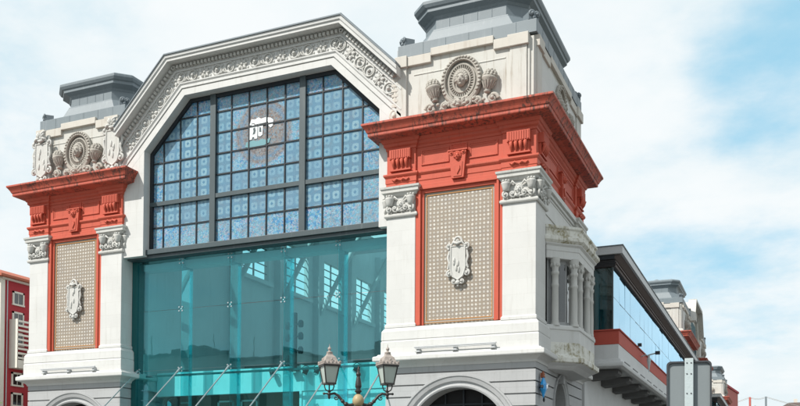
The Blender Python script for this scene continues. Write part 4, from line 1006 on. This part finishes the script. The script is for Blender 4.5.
# ------------------------------------------------------------------ double street lantern
LX, LY = 13.95, -18.05
def street_lamp():
    o = empty('street_lamp', (LX, LY, 0.12), math.atan2(.7, 1.32))
    o.rotation_euler.z = math.atan2(.62, 1.33)
    b = MB(); b.lathe((0, 0, 0), [(.34, -1.3), (.34, -1.1), (.26, -1.0), (.24, -.5), (.28, -.4), (.18, -.3), (.12, .4), (.10, 1.6), (.085, 2.75), (.13, 2.8), (.13, 2.88), (.09, 2.92)], 16); b.build('post', 'black_iron', o)
    b = MB(); b.lathe((0, 0, 2.9), [(.05, 0), (.12, .04), (.155, .12), (.155, .2), (.12, .28), (.07, .33), (.05, .34)], 16)
    b.build('hub', 'brass', o)
    b = MB(); b.lathe((0, 0, 3.22), [(.055, 0), (.055, .05), (.085, .08), (.10, .10), (.05, .16), (.085, .21), (.085, .25), (.075, .34), (.05, .48), (.045, .5), (.065, .53), (.065, .58), (.03, .62), (.045, .66), (.02, .72), (.006, .80)], 12); b.build('finial', 'black_iron', o)
    for q in (-1, 1):
        b = MB(); pts = [(q * .08, 0, 2.98), (q * .22, 0, 2.94), (q * .36, 0, 2.98), (q * .46, 0, 3.10), (q * .54, 0, 3.20), (q * .64, 0, 3.26), (q * .74, 0, 3.24)]
        b.tube(pts, [.045, .045, .04, .038, .036, .034, .03], 8)
        b.ball((q * .33, 0, 2.97), .065, 8, 6); b.ball((q * .42, 0, 3.05), .055, 8, 6); b.ball((q * .78, 0, 3.24), .055, 8, 6)
        b.tube([(q * .70, 0, 3.25), (q * .92, 0, 3.25)], .025, 6); b.ball((q * .92, 0, 3.25), .035, 6, 5); b.lathe((q * .78, 0, 3.10), [(.01, 0), (.04, .05), (.03, .12)], 8)
        b.spiral(q * .60, 0, 3.14, .08, 1.2, .02, R(90), q, 14)
        b.build('arm', 'black_iron', o)
        b = MB(); cx = q * .78; h0 = 3.29
        b.tube([(cx, 0, h0 - .03), (cx, 0, h0 + .05)], .03, 8)
        for dx, dy in ((1, 0), (-1, 0), (0, 1), (0, -1)): b.tube([(cx, 0, h0 + .0), (cx + dx * .10, dy * .10, h0 + .07), (cx + dx * .13, dy * .13, h0 + .16), (cx + dx * .12, dy * .12, h0 + .21)], .018, 6)
        b.T = at(cx, 0, h0 + .2, R(20))
        b.box(-.15, .15, -.15, .15, 0, .045)
        for sx in (-1, 1):
            for sy in (-1, 1): b.tube([(sx * .135, sy * .135, .04), (sx * .205, sy * .205, .48)], .018, 6)
        b.box(-.235, .235, -.235, .235, .48, .53)
        b.build('lantern', 'black_iron', o)
        lan = o.children[-1]
        b = MB(); b.T = at(cx, 0, h0 + .2, R(20))
        for k in range(4):
            T = b.T; b.T = T @ Matrix.Rotation(k * PI / 2, 4, 'Z'); b.add([(-.125, -.13, .05), (.125, -.13, .05), (.192, -.198, .48), (-.192, -.198, .48)], [(0, 1, 2, 3)]); b.T = T
        b.build('lantern_glass', 'lamp_glass', lan, recalc=False)
        b = MB(); b.T = at(cx, 0, h0 + .2); b.lathe((0, 0, .05), [(.03, 0), (.05, .05), (.075, .15), (.06, .25), (.03, .3), (.03, .43)], 10); b.build('bulb', 'frost', lan)
        b = MB(); b.T = at(cx, 0, h0 + .2, R(20))
        def sq(r, z): return [(-r, -r, z), (r, -r, z), (r, r, z), (-r, r, z)]
        b.loft([sq(.25, .53), sq(.25, .555), sq(.20, .60), sq(.165, .66), sq(.135, .74), sq(.075, .80), sq(.07, .84)])
        for k in range(4):
            T = b.T; b.T = T @ Matrix.Rotation(k * PI / 2, 4, 'Z')
            for j in range(5): b.ball((-.21 + j * .105, -.245, .59), (.03, .012, .045), 6, 5)
            b.ball((0, -.2, .66), (.035, .02, .05), 6, 5); b.T = T
        b.lathe((0, 0, .83), [(.06, 0), (.085, .03), (.085, .05), (.03, .07), (.03, .10), (.05, .13), (.045, .16), (.012, .19), (.004, .27)], 10)
        b.build('lantern_roof', 'lamp_cap', lan, .004)
    o.scale = (.80, .80, .80); o.location.z = 1.02
    tag(o, 'ornate black street lamp with two glazed lanterns on curved arms before the glass front', 'street lamp')
street_lamp()

# ------------------------------------------------------------------ traffic sign seen from behind
def traffic_sign():
    o = empty('traffic_sign', (21.1, -23.5, -.075), R(6))
    def rr(w, h, r, n=6):
        p = []
        for cx, cz, a in ((w - r, -h + r, -90), (w - r, h - r, 0), (-w + r, h - r, 90), (-w + r, -h + r, 180)):
            for i in range(n + 1): t = R(a + 90 * i / n); p.append((cx + r * math.cos(t), cz + r * math.sin(t)))
        return p
    b = MB(); b.T = at(0, 0, 2.97); b.prism(rr(.262, .39, .05), .0, .012); b.build('sign_plate', 'sign_grey', o)
    b = MB(); b.T = at(0, 0, 2.97); a_, c_ = rr(.272, .40, .055), rr(.250, .378, .045); n = len(a_)
    vs = [(x, -.028, z) for x, z in a_] + [(x, -.028, z) for x, z in c_] + [(x, .014, z) for x, z in a_] + [(x, .0, z) for x, z in c_]
    b.add(vs, [(i, (i + 1) % n, n + (i + 1) % n, n + i) for i in range(n)] + [(i, i + 2 * n, (i + 1) % n + 2 * n, (i + 1) % n) for i in range(n)] + [(n + i, n + (i + 1) % n, 3 * n + (i + 1) % n, 3 * n + i) for i in range(n)])
    b.build('rim', 'sign_edge', o)
    b = MB(); b.box(-.052, .052, -.075, -.03, 0, 3.40); b.T = Matrix.Identity(4)
    po = b.build('post', 'galv', o, .006)
    b = MB()
    for z in (2.72, 2.95, 3.2, 3.34):
        for q in (-.025, .025): b.lathe((q, -.074, z), [(.009, 0), (.009, .006)], 8, (0, -1, 0))
    b.build('bolt', 'sign_edge', po)
    tag(o, 'grey back of a rounded rectangular road sign on a galvanised post', 'traffic sign')
traffic_sign()

# ------------------------------------------------------------------ blue emblem lantern sign on the tower corner
def emblem_sign():
    o = empty('wall_sign', (XR1 + .02, .66, 5.2))
    def rl(r, z, f=.45): return [(.14 + r * f * math.cos(a), r * math.sin(a), z) for a in [PI / 4 * i + PI / 8 for i in range(8)]]
    b = MB(); b.loft([rl(.02, -.06), rl(.14, .14), rl(.28, .32), rl(.28, .52), rl(.15, .70), rl(.06, .80)]); b.build('sign_body', 'blue', o, .01)
    b = MB(); b.T = Matrix.Rotation(PI / 2, 4, 'Z')
    b.tube([(-.10, -.31, .34), (-.10, -.31, .54)], .02, 6); b.tube([(.08, -.31, .36), (-.06, -.31, .5)], .02, 6); b.tube([(-.05, -.31, .42), (.09, -.31, .54)], .02, 6); b.build('sign_mark', 'opal', o)
    b = MB(); b.lathe((.12, 0, .78), [(.05, 0), (.11, .03), (.06, .08), (.09, .13), (.05, .22), (.015, .27)], 8); b.box(.04, .10, -.12, .12, .79, .86); b.box(.03, .09, -.07, .07, .86, .98)
    b.build('sign_crown', 'orange', o)
    b = MB(); b.lathe((.16, 0, -.2), [(.01, 0), (.05, .08), (.03, .2)], 8); b.tube([(-.1, 0, .4), (.1, 0, .4)], .04, 6); b.box(.1, .2, -.42, .42, .36, .46); b.box(.13, .17, -.03, .03, -.15, .40); b.build('sign_bracket', 'steel_dark', o)
    tag(o, 'blue faceted wall sign with an orange crown on the tower corner', 'wall sign')
emblem_sign()

# ------------------------------------------------------------------ red house behind on the left
def red_house():
    HX, HY = -72.0, 55.0
    o = empty('red_house', (HX, HY, 0)); zt = 29.6
    b = MB(); b.box(-16, 0, 0, 26, 0, zt - .6); b.build('wall', 'house_red', o)
    b = MB(); b.prism([(-16.8, zt - .7), (.9, zt - .7), (.9, zt - .4), (-8, zt + 2.6), (-16.8, zt - .4)], -.8, 26.8); b.build('roof', 'house_roof', o)
    b = MB(); b.box(-.02, .12, -.14, .62, 0, zt - .7); b.box(-.5, -.02, -.16, .0, 0, zt - .7); b.box(.0, .35, 0, 26, zt - .95, zt - .7); b.build('corner_trim', 'house_trim', o)
    b = MB(); b.tube([(.22, .95, 0), (.22, .95, zt - 1)], .07, 6); b.build('downpipe', 'galv', o)
    fl = [zt - 3.9 - 2.75 * i for i in range(8)]
    for i, z in enumerate(fl):
        for y in (2.0, 5.6, 9.2, 12.8):
            f = MB(); f.box(-.05, .14, y, y + .28, z, z + 1.7); f.box(-.05, .14, y + 1.85, y + 2.1, z, z + 1.7); f.box(-.05, .14, y, y + 2.1, z + 1.45, z + 1.7); f.box(-.05, .2, y - .05, y + 2.15, z - .2, z + .02); w = f.build('window', 'house_trim', o)
            f = MB(); f.box(-.04, .05, y + .28, y + 1.85, z + .02, z + 1.45); f.build('window_pane', 'pane', w)
            f = MB(); f.box(.03, .09, y + 1.03, y + 1.1, z, z + 1.45); f.build('window_bar', 'house_trim', w)
    b = MB(); z0 = fl[3] - .6
    b.box(.0, 1.5, 1.6, 8, z0, z0 + 1.1)
    for k in range(9): b.box(1.3, 1.5, 1.6, 8, z0 + 1.25 + k * .62, z0 + 1.25 + k * .62 + .26)
    b.box(0, 1.5, 1.55, 1.65, z0, z0 + 6.6)
    for y in (3.8, 6): b.box(1.25, 1.35, y, y + .12, z0, z0 + 6.8)
    b.build('slatted_balcony', 'house_trim', o)
    tag(o, 'tall crimson house with cream window frames behind the left tower', 'house')
red_house()
def annex():
    o = empty('garden_pavilion', (-66.0, 58, 0))
    b = MB(); b.box(-2, 4, 0, 6, 13.6, 19.2); b.box(-2.6, 4.2, -.6, 6, 13.2, 13.7); b.prism([(-2.4, 19.2), (4, 19.2), (3, 21.2), (-1, 21.2)], -.2, 6); b.build('wall', 'wing_white', o)
    b = MB()
    for x in (-1.8, .6, 3.2): b.box(x, x + .5, .1, .6, 0, 13.2)
    b.build('post', 'house_red', o)
    tag(o, 'small white block raised on red posts beside the crimson house', 'annex')
annex()

def leaf_tree(name, loc, h, cr, lab, seed, trunk=True, n=900, ls=.35):
    rnd = random.Random(seed); o = empty(name, loc)
    b = MB(); b.tube([(0, 0, 0), (.1, 0, h * .3), (-.1, .1, h * .6), (0, 0, h * .85)], [.3, .24, .16, .06], 8)
    cl = []
    for i in range(9):
        a = rnd.random() * 6.28; q = (cr * .6 * rnd.random() ** .5 * math.cos(a), cr * .6 * rnd.random() ** .5 * math.sin(a), h * (.45 + .45 * rnd.random())); cl.append(q)
        b.tube([(0, 0, h * .35), (q[0] * .5, q[1] * .5, (h * .4 + q[2]) / 2), q], [.12, .08, .03], 6)
    b.build('trunk', 'bark', o)
    b = MB()
    for i in range(n):
        q = rnd.choice(cl); d = Vector((rnd.gauss(0, 1), rnd.gauss(0, 1), rnd.gauss(0, 1))).normalized() * cr * .5 * rnd.random() ** .4
        c = Vector(q) + d; u = Vector((rnd.gauss(0, 1), rnd.gauss(0, 1), rnd.gauss(0, .6))).normalized(); w = u.orthogonal().normalized()
        b.add([tuple(c - u * ls), tuple(c + w * ls * .5), tuple(c + u * ls), tuple(c - w * ls * .5)], [(0, 1, 2, 3)])
    b.build('crown', 'leaf', o, recalc=False)
    tag(o, lab, 'tree')
leaf_tree('tree', (-70.3, 50.5, 0), 11.6, 4.5, 'leafy green tree in front of the crimson house', 4)

# ------------------------------------------------------------------ far end of the street
def salmon_block():
    o = empty('brick_building', (12.7, 150, 0), R(-4.8))
    b = MB(); b.box(-9, 0, 0, 17.5, 0, 20.5); b.build('wall', 'pink', o)
    b = MB(); b.box(-9.2, .2, -.2, 17.7, 20.5, 20.9); b.build('parapet', 'house_red', o)
    for z in (8, 11.4, 14.8):
        for y in (1.5, 4.8, 8.1):
            f = MB(); f.box(-.1, .05, y, y + 1.2, z, z + 1.8); f.build('window', 'pane', o)
            f = MB(); f.box(-9.0 + y - .8, -9 + y + .4, -.05, .1, z, z + 1.8); f.build('window', 'pane', o)
    tag(o, 'salmon-red brick building with a plain parapet at the far end of the street', 'building')
salmon_block()
def far_house(name, x, y, w, d, h, wall, roof, lab, rz=0.):
    o = empty(name, (x, y, 0), rz)
    b = MB(); b.box(-w / 2, w / 2, 0, d, 0, h); b.build('wall', wall, o)
    b = MB(); b.loft([[(-w / 2 - .6, -.6, h), (w / 2 + .6, -.6, h), (w / 2 + .6, d + .6, h), (-w / 2 - .6, d + .6, h)], [(-w / 2 - .6, -.6, h + .3), (w / 2 + .6, -.6, h + .3), (w / 2 + .6, d + .6, h + .3), (-w / 2 - .6, d + .6, h + .3)], [(-w / 2 + 2, 2, h + 2), (w / 2 - 2, 2, h + 2), (w / 2 - 2, d - 2, h + 2), (-w / 2 + 2, d - 2, h + 2)]]); rf_ = b.build('roof', roof, o)
    b = MB(); b.box(-w * .2, -w * .2 + .9, d * .4, d * .4 + .9, h + 1, h + 3.2); b.build('chimney', 'far_stone', rf_)
    n = max(2, int(w / 2.6))
    for z in range(3, int(h) - 2, 3):
        for i in range(n):
            x_ = -w / 2 + (i + .5) * w / n; f = MB(); f.box(x_ - .5, x_ + .5, -.06, .1, z, z + 1.7); f.build('window', 'pane', o)
    tag(o, lab, 'house')
far_house('town_house', 27.6, 250, 11, 10, 23.4, 'beige', 'soffit', 'beige house with a dark hipped roof far down the street')
far_house('town_house', 39.5, 262, 12, 10, 22.6, 'far_stone', 'soffit', 'pale stone house beyond the beige house at the street end')
far_house('town_house', 12.5, 240, 8, 10, 20.6, 'far_stone', 'house_roof', 'pale house with a clay roof beside the bridge pylons')
def bridge():
    o = empty('suspension_bridge', (16, 250, 0))
    for x in (-1.9, 2.25):
        b = MB(); b.box(x - .25, x + .25, -1.6, -1.1, 0, 27); b.box(x - .25, x + .25, 1.1, 1.6, 0, 27); b.box(x - .25, x + .25, -1.1, 1.1, 25.5, 26.2); b.build('pylon', 'pink' if x < 0 else 'zinc', o)
    for y in (-1.35, 1.35):
        b = MB(); pts = [(-14 + t * .75, y, 0) for t in range(40)]; q = []
        for x, yy, _ in pts:
            if x < -1.9: z = 27 - (-1.9 - x) * .35
            elif x > 2.25: z = 27 - (x - 2.25) * .35
            else: z = 27 - .5 * (1 - ((x - .17) / 2.07) ** 2)
            q.append((x, yy, z))
        b.tube(q, .05, 5); b.build('cable', 'conc', o)
    b = MB(); b.box(-14, 15, -1.0, 1.0, 20.2, 20.7); b.build('deck', 'conc', o)
    tag(o, 'slender bridge with a salmon and a grey pylon joined by cables, far off', 'bridge')
bridge()
leaf_tree('tree', (15.5, 244, 0), 26.5, 2.6, 'small pale tree between the far bridge pylons', 9, n=500, ls=.4)

# rooftops across the street that the glass front mirrors
def opposite(x, y, w, d, h, lab, seed):
    rnd = random.Random(seed); o = empty('apartment_block', (x, y, 0))
    b = MB(); b.box(-w / 2, w / 2, -d, 0, 0, h); b.build('wall', 'far_stone', o)
    b = MB(); b.box(-w / 2 - .5, w / 2 + .5, -d - .5, .5, h, h + .4)
    for k in range(4): xx = rnd.uniform(-w / 2, w / 2 - 3); b.box(xx, xx + rnd.uniform(1, 3), -d / 2 - 1, -d / 2 + 1, h + .4, h + rnd.uniform(1.2, 3))
    for k in range(3): xx = rnd.uniform(-w / 2, w / 2); b.tube([(xx, -2, h), (xx, -2, h + 3.5)], .05, 5)
    b.build('roof', 'soffit', o)
    for z in range(3, int(h) - 1, 3):
        n = int(w / 3.2)
        for i in range(n):
            x_ = -w / 2 + (i + .5) * w / n; f = MB(); f.box(x_ - .6, x_ + .6, -.08, .06, z, z + 1.8); f.build('window', 'pane', o)
    tag(o, lab, 'building')
opposite(-50, -70, 22, 14, 19.0, 'pale apartment block mirrored in the left of the glass front', 1)
opposite(-18, -72, 22, 14, 18.0, 'pale apartment block mirrored in the middle of the glass front', 2)

# ------------------------------------------------------------------ ground
def struct(name, mb, mat):
    o = mb.build(name, mat); o['kind'] = 'structure'; return o
b = MB(); b.box(-1500, 1500, -1500, 1500, -1, -.02); struct('ground', b, 'ground')
b = MB(); b.box(15.9, 17.2, -60, 160, -.02, .10); b.box(-60, 15.9, -60, 0, -.02, .10); struct('pavement', b, 'paving')
b = MB(); b.box(17.2, 17.4, -60, 160, -.02, .12); struct('kerb', b, 'kerb')
b = MB(); b.box(17.4, 28, -200, 260, -.02, .0); struct('road', b, 'asphalt')
b = MB(); y = -60
while y < 200: b.box(22.6, 22.75, y, y + 3, .0, .004); y += 7
struct('road_markings', b, 'roadpaint')

# ------------------------------------------------------------------ camera
f_px, cx, cy, yaw, pitch, roll, xc = 921.6163, 349.8915, 464.4181, .4379681, .0205716, .0074581, -22.16948
F = Vector((-math.sin(yaw) * math.cos(pitch), math.cos(yaw) * math.cos(pitch), math.sin(pitch)))
Rt = Vector((math.cos(yaw), math.sin(yaw), 0)); U = Rt.cross(F)
R2 = math.cos(roll) * Rt + math.sin(roll) * U; U2 = -math.sin(roll) * Rt + math.cos(roll) * U
cd = bpy.data.cameras.new('camera'); cam = bpy.data.objects.new('camera', cd); COL.objects.link(cam)
m3 = Matrix((R2, U2, -F)).transposed(); cam.matrix_world = Matrix.Translation((-xc, -36, 1.7)) @ m3.to_4x4()
cd.sensor_width = 36; cd.lens = f_px / 800 * 36; cd.shift_x = (400 - cx) / 800; cd.shift_y = (cy - 203) / 800
cd.clip_start = .1; cd.clip_end = 5000
scene.camera = cam

# ------------------------------------------------------------------ light
SUN = Vector((-.40, -.66, .80)).normalized()          # towards the sun
sl_ = bpy.data.lights.new('sun', 'SUN'); sl_.energy = 4.9; sl_.angle = R(.6); sl_.color = (1, .955, .89)
so = bpy.data.objects.new('sun', sl_); COL.objects.link(so); so.rotation_euler = SUN.to_track_quat('Z', 'Y').to_euler()
wd = bpy.data.worlds.new('World'); scene.world = wd; wd.use_nodes = True; nt = wd.node_tree
bg = nt.nodes['Background']
sky = nt.nodes.new('ShaderNodeTexSky'); sky.sky_type = 'NISHITA'; sky.sun_disc = False
sky.sun_elevation = math.asin(SUN.z); sky.sun_rotation = math.atan2(SUN.x, SUN.y); sky.air_density = 1.0; sky.dust_density = 1.2; sky.ozone_density = 1.6
tc = nt.nodes.new('ShaderNodeTexCoord')
gx, gy, gz = sep(nt, tc.outputs['Generated'])
hi = gz.smooth(.52, .82)                         # deeper, clearer sky towards the zenith
den = gz.max(.0) + .22
cb = nt.nodes.new('ShaderNodeCombineXYZ'); nt.links.new((gx / den).s, cb.inputs[0]); nt.links.new((gy / den).s, cb.inputs[1]); cb.inputs[2].default_value = 3.7
n1 = noise(nt, cb.outputs[0], 1.0, 8, .58); n2 = noise(nt, cb.outputs[0], 3.2, 6, .6)
def near(px, py, r0, r1):                       # a gap in the cloud around one sky direction
    v = nt.nodes.new('ShaderNodeVectorMath'); v.operation = 'DOT_PRODUCT'; nt.links.new(tc.outputs['Generated'], v.inputs[0])
    d = (F + R2 * ((px - cx) / f_px) - U2 * ((py - cy) / f_px)).normalized(); v.inputs[1].default_value = d
    return X(nt, v.outputs['Value']).smooth(math.cos(R(r1)), math.cos(R(r0)))
def behind(x, y, z, r0, r1):
    v = nt.nodes.new('ShaderNodeVectorMath'); v.operation = 'DOT_PRODUCT'; nt.links.new(tc.outputs['Generated'], v.inputs[0]); v.inputs[1].default_value = Vector((x, y, z)).normalized()
    return X(nt, v.outputs['Value']).smooth(math.cos(R(r1)), math.cos(R(r0)))
gap = near(800, 75, 0, 7) * .15 + near(725, 60, 0, 6) * .05 + near(640, 225, 0, 6) * .03 + near(30, 40, 2, 14) * .09 + near(200, 25, 0, 8) * .06 + near(600, 130, 0, 5) * .03 + behind(-.62, -.75, .16, 2, 22) * .13 + behind(-.15, -.9, .33, 2, 20) * .12
cl = (n1 * .8 + n2 * .2 + .075 - gap - hi * .12).smooth(.34, .54)
cloud = mix(nt, n2.smooth(.3, .7), (8.9, 9.8, 10.1), (10.4, 10.6, 10.6))
skyc = mix(nt, hi * -.65 + .65, sky.outputs[0], (4.9, 9.6, 12.0))
nt.links.new(mix(nt, cl * .93, skyc, cloud), bg.inputs[0]); bg.inputs[1].default_value = .086

scene.view_settings.view_transform = 'Standard'; scene.view_settings.look = 'None'; scene.view_settings.gamma = 1; scene.view_settings.exposure = .14
scene.view_settings.use_curve_mapping = False
scene.render.engine = 'CYCLES'
scene.cycles.max_bounces = 8; scene.cycles.transparent_max_bounces = 24; scene.cycles.glossy_bounces = 4; scene.cycles.use_denoising = True
scene.cycles.sample_clamp_indirect = 8
